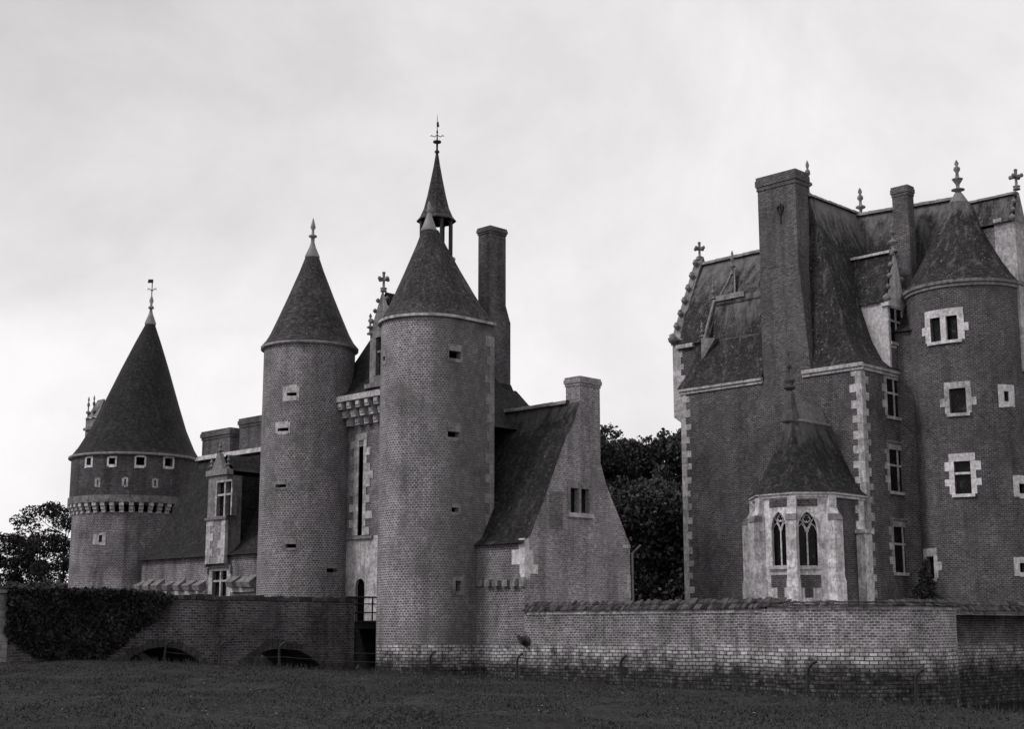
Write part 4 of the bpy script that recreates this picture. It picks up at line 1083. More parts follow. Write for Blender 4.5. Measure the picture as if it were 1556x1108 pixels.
    for s in (-1, 1):
        a_, z_ = ga + s * 2.3, 16.2
        for k in range(9):
            p, q = k / 9, (k + 1) / 9
            P = lambda f, up, b: KF.p(a_ + (ga - a_) * f, b, z_ + (gz + .35 - z_) * f + up)
            m.hexa([P(p, -.1, GB - .4), P(q - .004, -.1, GB - .4), P(q - .004, -.1, GB + .1), P(p, -.1, GB + .1)], [P(p, .16, GB - .4), P(q - .004, .16, GB - .4), P(q - .004, .16, GB + .1), P(p, .16, GB + .1)])
    m.build('gable_coping', M_OLDSTONE, bw)
    for s in (-1, 1):
        for k in range(7):
            f = k / 6.6; q = KF.p(ga + s * 2.3 * (1 - f) + s * .18, GB - .15, 16.2 + (gz + .35 - 16.2) * f + .22)
            r = .26 if k == 0 else .17
            m = MB(); m.lathe((q.x, q.y), [(.05, q.z - r * 1.2), (r * .8, q.z - r * .6), (r, q.z), (r * .6, q.z + r * .3), (r * .7, q.z + r * .7), (.02, q.z + r * 1.1)], 9); m.build('crocket', M_OLDSTONE, bw)
    cross_finial(KF, ga, GB - .15, gz + .35, zat(366, 73.9) - gz - .35, bw)
    # great chimney on the left face
    b1, b0, d = 5.33, 3.13, 1.06; zt = zat(256, 66.2)
    ch = chimney(KF, -.008, d, b0, b1, ZE - .3, zt, t, M_CHIM, .09, .7)
    m = MB()
    m.hexa([KF.p(-.012, b0 - .5, ZE - .28), KF.p(d + .6, b0 - .5, ZE - .28), KF.p(d + .6, b1 + .02, ZE - .28), KF.p(-.012, b1 + .02, ZE - .28)], [KF.p(-.012, b0 - .02, zat(400, 66)), KF.p(d + .1, b0 - .02, zat(400, 66)), KF.p(d + .1, b1 + .02, zat(400, 66)), KF.p(-.012, b1 + .02, zat(400, 66))])
    m.build('chimney_breast', M_CHIM, ch)
    CF = Flat(KF.xy(-.014, 0), E2, -E1); b, z = CF.hit(1186, 318)
    m = MB(); m.tube([CF.f(b, z - .72, .03), CF.f(b, z + .30, .03)], .035)
    for s in (-1, 1): m.tube([CF.f(b, z - .18, .03), CF.f(b + s * .13, z - .08, .03), CF.f(b + s * .17, z + .10, .03), CF.f(b + s * .09, z + .18, .03)], .045)
    m.tube([CF.f(b - .1, z - .22, .03), CF.f(b + .1, z - .22, .03)], .03)
    m.build('wall_anchor', M_IRON, ch)
    # second chimney
    c2 = KF; a_, b_ = 4.45, -.35
    chimney(KF, a_, a_ + .58, b_, b_ + .84, 13, zat(281, 67), t, M_CHIM, .06, .5)
    # dormer standing on the right face
    x0, x1 = FR.hit(1349.5, 510)[0], FR.hit(1377, 510)[0]; D = Flat(KF.xy(0, -.04), E1, -E2)
    zb, ze = ZE + .12, D.hit(1352, 458)[1]; mid = (x0 + x1) / 2; zt = D.hit(1356, 372)[1]
    wh = (D.hit(1352.5, 490)[0], D.hit(1371, 490)[0], D.hit(1361, 521)[1], D.hit(1361, 470)[1])
    m = MB(); m.sheet(D, x0, x1, zb, ze, [wh], m=0, depth=.25)
    profile_sheet(m, D, x0, x1, ze, lambda u: ze + (zt - ze) * max(.06, 1 - abs(u - mid) / (x1 - mid)), (), .2)
    m.sheet(Flat(KF.xy(x0, 0), E2, -E1), -.04, 2.6, zb, ze); m.sheet(Flat(KF.xy(x1, 0), E2, E1), -.04, 2.6, zb, ze)
    m.fbox(KF, x0 - .1, x0 + .2, -.16, .25, ze - .25, ze + .02)
    d_ = m.build('dormer', M_PALESTONE, t)
    window(D, 0, 0, 0, 0, d_, 'cross', pd=.06, sur=.12, teeth=False, sill=True, lintel=.12, box=wh, stone=M_STONE)
    m = MB(); m.block(D, wh[0] - .02, wh[1] + .02, zb + .1, wh[2] - .28, 0, .012); m.build('brick_panel', M_MANOR, d_)
    m = MB()
    for s in (-1, 1):
        for k in range(5):
            f = k / 5; p = KF.p(mid + s * (x1 - mid) * (1 - f) + s * .06, -.06, ze + (zt - ze) * f + .1); r = .20 if k == 0 else .13
            m = MB(); m.lathe((p.x, p.y), [(.01, p.z - r), (r, p.z - r * .2), (r * .9, p.z + r * .5), (.01, p.z + r * 1.3)], 8); m.build('crocket', M_OLDSTONE, d_)
    q = KF.xy(mid, -.02); finial((q.x, q.y), zt - .35, 1.5, .24, d_)
    m = MB(); zq = D.hit(1350, 381)[1]
    for s in (x0 - .15, x1 + .15): m.slope(KF.p(s, .05, ze - .05), KF.p(s, 3.0, ze - .05), KF.p(mid, 3.0, zq), KF.p(mid, .05, zq), [(0, 0), (.25, .15), (1, 1)], 6)
    dr_ = m.build('dormer_roof', M_MANORTILE, d_); ridge_cap(KF.p(mid, .1, zq + .05), KF.p(mid, 2.9, zq + .05), dr_, .16, M_STONE)
    # main body behind the stair tower
    L0 = at(1296, 329, 70.5); yy = 60.0
    while at(1464, 301, yy).z < L0.z: yy += .05
    L1 = at(1464, 301, yy)
    dirv = (L1 - L0).normalized(); n = Vector((dirv.y, -dirv.x, 0)); L2 = L1
    m = MB(); m.slope(L0 + n * 3.3 - Vector((0, 0, 7)), L2 + n * 3.3 - Vector((0, 0, 7)), L2, L0, STEEP, 18); m.slope(L0 - n * 3.3 - Vector((0, 0, 7)), L2 - n * 3.3 - Vector((0, 0, 7)), L2, L0, STEEP, 18)
    mr = m.build('main_roof', M_MANORTILE, t); ridge_cap(L0, L2, mr, .19)
    m = MB(); fz = L0.z - 7
    P = [L0 + n * 3.1, L2 + n * 3.1, L2 - n * 3.1, L0 - n * 3.1]
    for k in range(4):
        a, b = P[k], P[(k + 1) % 4]; m.face([(a.x, a.y, 1.5), (b.x, b.y, 1.5), (b.x, b.y, fz), (a.x, a.y, fz)])
    m.face([(L2 + n * 3.1).to_tuple()[:2] + (fz,), (L2 - n * 3.1).to_tuple()[:2] + (fz,), L2]); m.build('main_wall', M_MANOR, t)
    # stone dormer rising at the right edge
    c = at(1514, 400, 64.6); fr = Frame((c.x, c.y)); zt = zat(345, 65)
    m = MB(); z = 13.2
    while z < zt - .05:
        h = min(random.uniform(.34, .5), zt - z); m.fbox(fr, 0, 1.1, -1.02, 0, z, z + h - .003); z += h
    m.fbox(fr, -.06, .3, -.40, 0, zt + .002, zt + .25)
    d2 = m.build('dormer', M_STONE, t)
    zq = zat(303, 65.2); m = MB()
    m.slope(fr.p(-.12, 1.9, zt - .05), fr.p(-.12, -.95, zt + .02), fr.p(.55, -.95, zq), fr.p(.55, 1.9, zq), [(0, 0), (.4, .25), (1, 1)], 8); m.slope(fr.p(1.25, 1.9, zt), fr.p(1.25, -.95, zt), fr.p(.55, -.95, zq), fr.p(.55, 1.9, zq), [(0, 0), (.4, .25), (1, 1)], 8)
    r2 = m.build('dormer_roof', M_MANORTILE, d2); ridge_cap(fr.p(.55, 1.9, zq + .04), fr.p(.55, -.9, zq + .04), r2, .14)
    m = MB(); D2 = Flat(fr.xy(0, -1.03), E1, -E2); profile_sheet(m, D2, -.03, 1.15, zt, lambda u: zt + (zq + .3 - zt) * max(.05, 1 - abs(u - .55) / .62), (), .15)
    profile_sheet(m, Flat(fr.xy(0, -.9), E1, E2), -.03, 1.15, zt, lambda u: zt + (zq + .3 - zt) * max(.05, 1 - abs(u - .55) / .62), (), .15); m.build('gable', M_OLDSTONE, d2)
    for k in range(4):
        f = k / 4; p = fr.p(.55 - .62 * (1 - f) - .04, -.97, zt + (zq + .3 - zt) * f + .12); r = .16 if k == 0 else .11
        m = MB(); m.lathe((p.x, p.y), [(.01, p.z - r), (r, p.z - r * .2), (r * .9, p.z + r * .5), (.01, p.z + r * 1.3)], 8); m.build('crocket', M_OLDSTONE, d2)
    cross_finial(fr, .55, -.97, zq + .2, zat(258, 64.5) - zq - .2, d2)
    m = MB(); m.fbox(fr, .02, 1.2, 0.02, 1.9, 14, zt - .1); m.build('dormer_side_wall', M_DULL, d2)
build_manor()

# ================================================================== stair tower
def build_stair_tower():
    X = 66.0; C = (.3264 * X, X); R = 2.7; ZE = 17.4
    t = thing('stair_tower', 'fat round brick stair tower with pale toothed stone windows at the right edge', 'tower', (C[0], C[1], 2.1))
    T = Cyl(C, R); hs = []
    st = M_STONE
    def win(x0, x1, y0, y1, kind, **k):
        h = window(T, x0, x1, y0, y1, t, kind, **k); hs.append(h)
    win(1415, 1454, 481, 518, 'two', sur=.28, stone=M_PALESTONE, lintel=.36, mw=.13)
    win(1444, 1467, 590, 628, 'none', sur=.22, stone=M_STONE, lintel=.3)
    win(1452, 1474, 701, 751, 'bar', sur=.22, stone=M_PALESTONE, lintel=.36)
    win(1409, 1419, 846, 880, 'none', sur=.22, stone=M_STONE, lintel=.36)
    for (x0, x1, y0, y1, o) in ((1518, 1540, 586, 618, (1526, 1532, 595, 610)), (1541, 1566, 725, 756, (1549, 1560, 736, 750)), (1542, 1568, 848, 876, (1550, 1560, 856, 870))):
        hs.append(loophole(T, x0, x1, y0, y1, t, *o, stone=M_PALESTONE))
    m = MB(); m.sheet(T, -pi * R, pi * R, 1.5, ZE, hs, du=.22); m.build('wall', M_MANOR, t)
    m = MB(); m.lathe(C, [(R + .01, ZE - .32), (R + .08, ZE - .28), (R + .08, ZE - .16), (R + .16, ZE - .12), (R + .18, ZE + .02), (R + .1, ZE + .03)], 64, sm=False); m.build('cornice', M_OLDSTONE, t)
    pp = []; H = 4.55; Rr = R + .2
    pr = [(1, 0), (.88, .10), (.74, .24), (.55, .46), (.34, .74), (.17, .97)]
    for (ra, sa), (rb, sb) in zip(pr, pr[1:]): pp += [((ra + (rb - ra) * i / 3) * Rr, ZE + H * (sa + (sb - sa) * i / 3)) for i in range(3)]
    pp.append((pr[-1][0] * Rr, ZE + H * pr[-1][1]))
    m = MB(); m.lathe(C, pp, 14, sm=False, uscale=1.6); rf = m.build('cone_roof', M_MANORTILE, t)
    z = ZE + H * .96; zt = zat(243, X)
    k = (zt - z) / 2.75
    m = MB(); m.lathe(C, [(.50, z), (.44, z + .12 * k), (.2, z + .62 * k), (.10, z + .8 * k), (.32, z + .86 * k), (.32, z + .90 * k), (.08, z + .95 * k), (.09, z + 1.2 * k), (.24, z + 1.5 * k), (.27, z + 1.56 * k), (.10, z + 1.62 * k), (.07, z + 1.95 * k), (.16, z + 2.12 * k), (.15, z + 2.26 * k), (.05, z + 2.36 * k), (.11, z + 2.52 * k), (.02, zt)], 16); m.build('finial', M_OLDSTONE, rf)
build_stair_tower()

# ================================================================== chapel apse
def build_chapel():
    B0, B1 = .15, 4.25; ZB, ZE = 1.9, 7.44
    t = thing('chapel', 'pale stone polygonal chapel apse with traceried windows and flared dark roof against the manor', 'chapel', KF.p(-2, 2.2, 2.1))
    V = [(0, B0), (-2.7, B0), (-3.9, B0 + 1.2), (-3.9, B1 - 1.2), (-2.7, B1), (0, B1)]
    cen = KF.xy(-1.5, 2.2)
    facets = []
    for (p, q) in zip(V, V[1:]):
        P, Q = KF.xy(*p), KF.xy(*q); ex = (Q - P).normalized(); n = Vector((ex.y, -ex.x))
        if n.dot((P + Q) / 2 - cen) < 0: n = -n
        facets.append((Flat(P, ex, n), (Q - P).length))
    px = {1: (1211.5, 1243), 2: (1172.5, 1197)}
    wm = MB()
    for k, (fl, L) in enumerate(facets):
        if k in (1, 2, 3):
            if k in px:
                a, b = sorted((fl.hit(px[k][0], 820)[0], fl.hit(px[k][1], 820)[0])); zs = fl.hit(sum(px[k]) / 2, 860)[1]; zt = fl.hit(sum(px[k]) / 2, 777)[1]
            else: a, b = L / 2 - .45, L / 2 + .45
            mid, hw = (a + b) / 2, (b - a) / 2; r = hw * 2.0
            rise = sqrt(r * r - (r - hw) ** 2); zsp = zt - rise
            top = lambda u, mid=mid, hw=hw, r=r, zsp=zsp: zsp + sqrt(max(0, r * r - (abs(u - mid) + r - hw) ** 2))
            wm.arch_sheet(fl, 0, L, ZB, ZE, [(a, b, zs, top)], 0, 0, .35, 16)
            # window: chamfered frame, tracery, glass
            F = MB()
            out = [(a, zs)] + [(a + (b - a) * i / 20, top(a + (b - a) * i / 20)) for i in range(21)] + [(b, zs)]
            F.tube([fl.f(u, z, .01) for u, z in out], .05, 5)
            F.block(fl, a - .12, b + .12, zs - .16, zs, 0, .14)
            w = F.build('window', M_CHAPEL, t)
            T = MB(); D = -.12
            T.tube([fl.f(mid, zs, D), fl.f(mid, zsp + .06, D)], .042, 5)
            for s in (-1, 1):
                T.tube([fl.f(mid, zsp - .08, D), fl.f(mid + s * hw * .30, zsp + hw * .5, D), fl.f(mid + s * hw * .62, zsp + hw * .98, D)], .035, 5)
                T.tube([fl.f(mid + s * hw * (1 - .05), zsp - .05, D), fl.f(mid + s * hw * .78, zsp + hw * .28, D), fl.f(mid + s * hw * .5, zsp + hw * .52, D), fl.f(mid + s * hw * .28, zsp + hw * .25, D), fl.f(mid + s * .04, zsp - .12, D)], .03, 5)
            cz = zsp + hw * 1.02
            T.tube([fl.f(mid + hw * .36 * cos(q), cz + hw * .36 * sin(q), D) for q in [2 * pi * i / 14 for i in range(15)]], .032, 5)
            for q in range(3): T.tube([fl.f(mid + hw * .36 * cos(pi / 6 + q * 2 * pi / 3), cz + hw * .36 * sin(pi / 6 + q * 2 * pi / 3), D), fl.f(mid + hw * .14 * cos(pi / 6 + q * 2 * pi / 3), cz + hw * .14 * sin(pi / 6 + q * 2 * pi / 3), D)], .03, 5, r1=.012)
            T.build('tracery', M_CHAPEL, w)
            gl = MB(); gl.face([fl.f(a, zs, -.18)] + [fl.f(u, z, -.18) for u, z in out[1:-1]] + [fl.f(b, zs, -.18)], [(u, z) for u, z in [(a, zs)] + out[1:-1] + [(b, zs)]])
            gl.build('glass_pane', M_GLASS, w)
            # brick panels under the eaves and below the sill
            zc = ZE - .22
            pan = MB(); pan.block(fl, mid - .48, mid + .48, zc - .34, zc, 0, .012); pan.build('brick_panel', M_MANOR, t)
            pan = MB(); pan.block(fl, mid - .52, mid + .5, zs - .95, zs - .40, 0, .012)
            pan.block(fl, mid - .16, mid + .20, zs - 1.38, zs - .953, 0, .012); pan.build('brick_panel', M_MANOR, t)
        else: wm.sheet(fl, 0, L, ZB, ZE, m=1)
    wm.build('wall', [M_CHAPEL, M_MANOR], t)
    # buttresses on the corners
    for i in (1, 2, 3, 4):
        c = KF.xy(*V[i]); pv, nx = KF.xy(*V[i - 1]), KF.xy(*V[i + 1])
        d = ((c - pv).normalized() + (c - nx).normalized()).normalized(); s = Vector((-d.y, d.x))
        P = lambda o, w, z: Vector((c.x + d.x * o + s.x * w, c.y + d.y * o + s.y * w, z))
        m = MB()
        def bx(o0, o1, w, z0, z1, o1t=None, wt=None):
            o1t = o1 if o1t is None else o1t; wt = wt or w
            m.hexa([P(o0, -w, z0), P(o1, -w, z0), P(o1, w, z0), P(o0, w, z0)], [P(o0, -wt, z1), P(o1t, -wt, z1), P(o1t, wt, z1), P(o0, wt, z1)])
        z = ZB
        while z < 3.3: bx(-.1, .56, .25, z, z + .43); z += .436
        bx(-.1, .56, .25, z, z + .16, .50, .22); z += .164
        while z < 6.2: bx(-.1, .50, .22, z, z + .40); z += .406
        bx(-.1, .50, .22, z, z + .55, .16, .2)
        zz = z + .554
        while zz < ZE - .1: bx(-.1, .14, .19, zz, min(zz + .35, ZE - .1)); zz += .355
        bt = m.build('buttress', M_CHAPEL, t)
        m = MB(); bx(.05, .53, .235, z + .02, z + .30, .40, .225); m.build('weathered_cap', M_OLDSTONE, bt)
    m = MB()   # right side wall: stone pier next to the manor and capped buttress
    zc = zat(812, 64)
    m.fbox(KF, -.75, -.15, B0 - .42, B0 + .02, ZB, zc); m.fbox(KF, -.85, -.08, B0 - .5, B0 + .05, zc + .003, zc + .16)
    z = zc + .2; k = 0
    while z < ZE - .2: m.fbox(KF, -(.75, .5)[k % 2], -.05, B0 - .03, B0 + .1, z, z + .35); z += .355; k += 1
    m.build('side_pier', M_CHAPEL, t)
    m = MB()
    off = lambda o: [KF.xy(0, B0 - o), KF.xy(-2.7 - o * .4, B0 - o), KF.xy(-3.9 - o, B0 + 1.2 - o * .4), KF.xy(-3.9 - o, B1 - 1.2 + o * .4), KF.xy(-2.7 - o * .4, B1 + o), KF.xy(0, B1 + o)]
    for (o0, o1, z0, z1) in ((.02, .1, ZE - .14, ZE - .02), (.02, .2, ZE - .016, ZE + .08)):
        A, Bq = off(o0 - .1), off(o1)
        for k in range(5): m.hexa([(*A[k], z0), (*A[k + 1], z0), (*Bq[k + 1], z0), (*Bq[k], z0)], [(*A[k], z1), (*A[k + 1], z1), (*Bq[k + 1], z1), (*Bq[k], z1)])
    m.build('cornice', M_CHAPEL, t)
    O = off(.24); zr = 11.25; ra, rb = KF.p(-2.45, 2.2, zr), KF.p(.3, 2.2, zr)
    pr = [(0, 0), (.16, .065), (.31, .17), (.45, .32), (.75, .67), (1, 1)]
    m = MB(); zz = ZE + .07; zt_ = zr - .38
    E = [Vector((p.x, p.y, zz)) for p in O]
    T_ = [KF.p(.3, 1.76, zt_), KF.p(-2.35, 1.76, zt_), KF.p(-2.72, 1.98, zt_), KF.p(-2.72, 2.42, zt_), KF.p(-2.35, 2.64, zt_), KF.p(.3, 2.64, zt_)]
    for k in range(5): m.slope(E[k], E[k + 1], T_[k + 1], T_[k], pr, 8)
    rf = m.build('roof', M_CHAPELTILE, t)
    m = MB()   # lead roll round the top, and the small steep lead saddle above it
    m.tube(T_, .075, 7)
    m.hexa([KF.p(-2.45, 1.85, zt_), KF.p(.3, 1.85, zt_), KF.p(.3, 2.55, zt_), KF.p(-2.45, 2.55, zt_)], [KF.p(-2.3, 2.12, zr + .72), KF.p(.1, 2.12, zr + .45), KF.p(.1, 2.28, zr + .45), KF.p(-2.3, 2.28, zr + .72)])
    m.face([KF.p(-2.72, 1.98, zt_), KF.p(-2.72, 2.42, zt_), KF.p(-2.35, 2.64, zt_), KF.p(-2.35, 1.76, zt_)])
    for k in range(14):
        a = -2.4 + k * .2; m.tube([KF.p(a, 1.86, zt_ + .02), KF.p(a + .03, 2.13, zr + .5 - .02 * k)], .012, 4)
    m.build('lead_ridge', M_RIDGE, rf)
    q = KF.xy(-2.5, 2.2); c = (q.x, q.y); zt = zat(538, q.y)
    m = MB(); m.lathe(c, [(.42, zr - .40), (.38, zr - .1), (.34, zr + .1), (.30, zr + .12), (.27, zr + .5), (.24, zr + .52), (.2, zr + .9), (.1, zr + 1.05)], 8, sm=False)
    m.lathe(c, [(.12, zr + 1.05), (.27, zr + 1.12), (.27, zr + 1.2), (.16, zr + 1.25), (.2, zr + 1.38), (.28, zr + 1.5), (.05, zr + 1.56), (.035, zr + 2.0), (.12, zr + 2.08), (.12, zr + 2.18), (.03, zr + 2.26), (.025, zr + 2.8), (.06, zr + 2.86), (.008, zt)], 12); m.build('finial', stone_mat('dark_finial_lead', .10, .04, .8), rf)
build_chapel()

# ================================================================== moat walls
def coping(m, P0, P1, n, z0, z1, w, over=.12):
    """sloped courses of old tiles along P0-P1 (2D), n = outward"""
    P0, P1, n = Vector(P0), Vector(P1), Vector(n); L = (P1 - P0).length; d = (P1 - P0) / L; k = max(1, int(L / .15))
    for i in range(k):
        a = P0 + d * (L * i / k); b = P0 + d * (L * (i + 1) / k - .008); j = random.uniform(-.05, .05); jo = random.uniform(-.03, .05)
        for (f0, f1) in ((0, .52), (.48, 1)):
            zz0 = z0 + (z1 - z0) * f0 + (0.02 if f0 else 0); zz1 = z0 + (z1 - z0) * f1 + j * f1
            q0 = n * (over + jo - (w * .5 + over) * f0); q1 = n * (over + jo - (w * .5 + over) * f1)
            A, B_, C_, D_ = a + q0, b + q0, b + q1, a + q1
            m.hexa([(*A, zz0), (*B_, zz0), (*C_, zz1 - .05), (*D_, zz1 - .05)], [(*A, zz0 + .05), (*B_, zz0 + .05), (*C_, zz1), (*D_, zz1)])
def build_moat_walls():
    a0 = 1.08; ZW, ZC = 2.28, 2.66; bE = -17.2
    t = thing('moat_wall', 'straight brick moat wall with pale stone band below mossy tile coping, under gabled house', 'wall', GF.p(a0, -10, -1.5))
    f = Flat(GF.xy(a0 + .005, 0), E2, -E1)
    m = MB(); m.sheet(f, bE, -4.75, -3, ZW, du=1.0); m.face([GF.p(a0 + .4, bE, 1), GF.p(a0 + .4, -4.78, 1), GF.p(a0 + .4, -4.78, ZW), GF.p(a0 + .4, bE, ZW)]); m.face([GF.p(a0, bE, ZW), GF.p(a0 + .4, bE, ZW), GF.p(a0 + .4, -4.78, ZW), GF.p(a0, -4.78, ZW)])
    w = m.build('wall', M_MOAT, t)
    m = MB(); b = -4.9
    while b > bE:
        l = random.uniform(.5, 1.1); m.block(f, b - l, b - .01, ZW - .11, ZW + .02, 0, .035); b -= l
    m.build('drip_course', M_STONE, t)
    m = MB(); coping(m, GF.xy(a0, -4.72), GF.xy(a0, bE), -E1, ZW + .02, ZC, .45); m.build('coping', M_COPE, t)
    b, z = f.hit(800, 974); p = f.f(b, z)
    m = MB(); d = Vector((-E1.x, -E1.y, 0)); s = Vector((E2.x, E2.y, 0))
    for r, o, q in ((.24, 0, 7), (.19, .08, 6)): m.tube([p + d * o, p + d * (o + .10) + Vector((0, 0, -.03))], r, q)
    m.tube([p + d * .1, p + d * .34 + Vector((0, 0, -.05))], .14, 9, r1=.08); m.tube([p + d * .12 + s * .2, p + d * .2 + s * .28 + Vector((0, 0, .2))], .07, 6)
    m.build('water_spout', M_COPE, t)
    # round bastion
    C = Vector((11.83, 51.0)); R = 3.68
    t = thing('bastion', 'rounded brick corner bastion of the moat wall, in front of the chapel', 'wall', (C.x, C.y, -1.5))
    T = Cyl(C, R); m = MB(); m.sheet(T, -R * 2.0, R * 2.3, -3, ZW + .06, du=.3); m.face([T.f(R * (-2 + 4.3 * k / 30), ZW + .05) for k in range(31)]); m.build('wall', M_BASTION, t)
    m = MB(); n = 46
    for k in range(n):
        a = -1.9 + 3.9 * k / n; b = -1.9 + 3.9 * (k + 1) / n; P = lambda q: C + Vector((sin(q), -cos(q))) * R
        coping(m, P(a), P(b - .003), Vector((sin(a), -cos(a))), ZW + .08, ZC - .12, .5)
    m.build('coping', M_COPE, t)
    m = MB(); u = -R * 1.9
    while u < R * 1.9:
        l = random.uniform(.4, .9); m.block(T, u, u + l - .01, ZW - .03, ZW + .075, 0, .03); u += l
    m.build('drip_course', M_STONE, t)
    # wall running back from the bastion
    t = thing('moat_wall', 'shaded moat wall with sloping coping running back from bastion along right edge', 'wall', (18, 55, -1.5))
    O = Vector((14.6, 53.1)) - E2 * .2 - E1 * .8; f = Flat(O, E1, -E2)
    m = MB(); m.sheet(f, 0, 16, -3, ZW, du=1.2); p, q = O - (-E2) * .4, O + E1 * 16 + E2 * .4
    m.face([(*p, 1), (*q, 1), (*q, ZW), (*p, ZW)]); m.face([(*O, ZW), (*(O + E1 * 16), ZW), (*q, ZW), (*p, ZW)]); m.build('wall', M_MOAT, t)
    m = MB(); coping(m, O, O + E1 * 16, -E2, ZW + .02, ZC + .05, .5); m.build('coping', M_COPE, t)
build_moat_walls()

# ================================================================== bridge over the moat
BF, BB = 2.5, 5.7
def build_bridge():
    t = thing('bridge', 'old dark brick bridge with two low arches crossing the moat to the gatehouse', 'bridge', GF.p(-8, 4, -1.5))
    f = Flat(GF.xy(0, BF), E1, -E2); fb = Flat(GF.xy(0, BB), E1, E2)
    def arch(x0, x1, ytop, rise):
        a, b = f.hit(x0, 1010)[0], f.hit(x1, 1010)[0]; zt = f.hit((x0 + x1) / 2, ytop)[1]; w = (b - a) / 2; mid = (a + b) / 2
        r = (w * w + rise * rise) / (2 * rise); hw = r * .97
        return (mid - hw, mid + hw, -2.9, lambda u: zt - r + sqrt(max(0, r * r - (u - mid) ** 2))), (mid, zt, r, hw)
    A1, p1 = arch(196, 294, 984, .40); A2, p2 = arch(372, 482, 985.5, .60)
    m = MB(); top = 2.72
    m.arch_sheet(f, -16.9, -1.7, -3, top, [A1, A2], 0, 0, BB - BF, 18)
    m.arch_sheet(fb, -16.9, -1.7, -3, top, [A1, A2], 0, 0, .01, 18)
    for b0 in (BF, BB):
        s = .35 if b0 == BF else -.35
        m.face([GF.p(-16.9, b0 + s, 1.95), GF.p(-1.7, b0 + s, 1.95), GF.p(-1.7, b0 + s, top), GF.p(-16.9, b0 + s, top)])
        m.face([GF.p(-16.9, b0, top), GF.p(-1.7, b0, top), GF.p(-1.7, b0 + s, top), GF.p(-16.9, b0 + s, top)])
    m.face([GF.p(-1.7, BF, -3), GF.p(-1.7, BB, -3), GF.p(-1.7, BB, 1.95), GF.p(-1.7, BF, 1.95)])
    m.face([GF.p(-16.9, BF, -1), GF.p(-16.9, BB, -1), GF.p(-16.9, BB, 1.95), GF.p(-16.9, BF, 1.95)])
    for b0, b1 in ((BF, BF + .35), (BB - .35, BB)): m.face([GF.p(-16.9, b0, 1.95), GF.p(-16.9, b1, 1.95), GF.p(-16.9, b1, top), GF.p(-16.9, b0, top)])
    for b0, b1 in ((BF, BF + .35), (BB - .35, BB)): m.face([GF.p(-1.7, b0, 1.95), GF.p(-1.7, b1, 1.95), GF.p(-1.7, b1, top), GF.p(-1.7, b0, top)])
    m.build('wall', M_BRIDGE, t)
    m = MB(); m.face([GF.p(-16.9, BF + .35, 1.95), GF.p(-1.7, BF + .35, 1.95), GF.p(-1.7, BB - .35, 1.95), GF.p(-16.9, BB - .35, 1.95)]); m.build('roadway', M_GRAVEL, t)
    mcp = stone_mat('bridge_coping', .07, .03, 1.0, .6)
    for b0, b1 in ((BF - .05, BF + .40), (BB - .40, BB + .05)):
        m = MB(); a = -16.85
        while a < -1.75:
            l = min(random.uniform(.22, .40), -1.68 - a); h = random.uniform(.12, .22)
            m.fbox(GF, a, a + l - .012, b0 + random.uniform(-.03, .03), b1, top + .003, top + h, jit=.015); a += l
        m.build('coping', mcp, t)
    for (mid, zt, r, hw) in (p1, p2):     # rings of rough arch stones
        m = MB(); n = 30
        th = math.asin(.93)
        for k in range(n):
            a = -th + 2 * th * k / n; b = -th + 2 * th * (k + 1) / n - .008; e = random.uniform(.22, .34)
            P = lambda q, rr, d: f.f(mid + rr * sin(q), zt - r + rr * cos(q), d)
            m.hexa([P(a, r + .003, 0), P(b, r + .003, 0), P(b, r + .003, .035), P(a, r + .003, .035)], [P(a, r + e, 0), P(b, r + e, 0), P(b, r + e, .035), P(a, r + e, .035)])
        m.build('arch_ring', stone_mat('arch_brick', .055, .03, 1.0, .5), t)
build_bridge()
def build_footbridge():
    t = thing('footbridge', 'short timber deck with thin iron railings between bridge end and gate door', 'footbridge', GF.p(-.4, 4, 1.9))
    m = MB()
    k = -1.65
    while k < .75: m.fbox(GF, k, k + .17, 2.8, 5.4, 1.88, 1.94); k += .18
    for b in (3.0, 4.1, 5.2): m.fbox(GF, -1.68, .78, b - .1, b + .1, 1.62, 1.876)
    m.build('deck', M_WOOD, t)
    for b in (2.86, 5.34):
        m = MB()
        for z in (2.94, 2.66, 2.30): m.tube([GF.p(-1.9, b, z), GF.p(.75, b, z)], .028 if z < 2.9 else .04, 6)
        for a in (-1.55, -.45, .65): m.tube([GF.p(a, b, 1.9), GF.p(a, b, 2.98)], .035, 6)
        m.build('railing', M_IRON, t)
build_footbridge()

# ================================================================== foliage helper
def leaves_mesh(name, centers, sizes, mat, parent=None, base=(0, 0, 0), flat=0.0):
    """one small bent quad per leaf cluster; numpy arrays centers (n,3), sizes (n,)"""
    n = len(centers); c = centers - np.array(base)
    a = rng.normal(size=(n, 3)); a /= np.linalg.norm(a, axis=1)[:, None]
    b = rng.normal(size=(n, 3)); b -= a * (a * b).sum(1)[:, None]; b /= np.linalg.norm(b, axis=1)[:, None]
    if flat: a[:, 2] *= flat; b[:, 2] *= flat
    s = sizes[:, None]; asp = rng.uniform(.45, .8, n)[:, None]
    q = np.stack([c - a * s, c + b * s * asp, c + a * s, c - b * s * asp], 1).reshape(-1, 3)
    me = bpy.data.meshes.new(name); me.from_pydata(q.tolist(), [], np.arange(n * 4).reshape(-1, 4).tolist()); me.materials.append(mat); me.update()
    o = bpy.data.objects.new(name, me); COL.objects.link(o)
    if parent: o.parent = parent
    return o
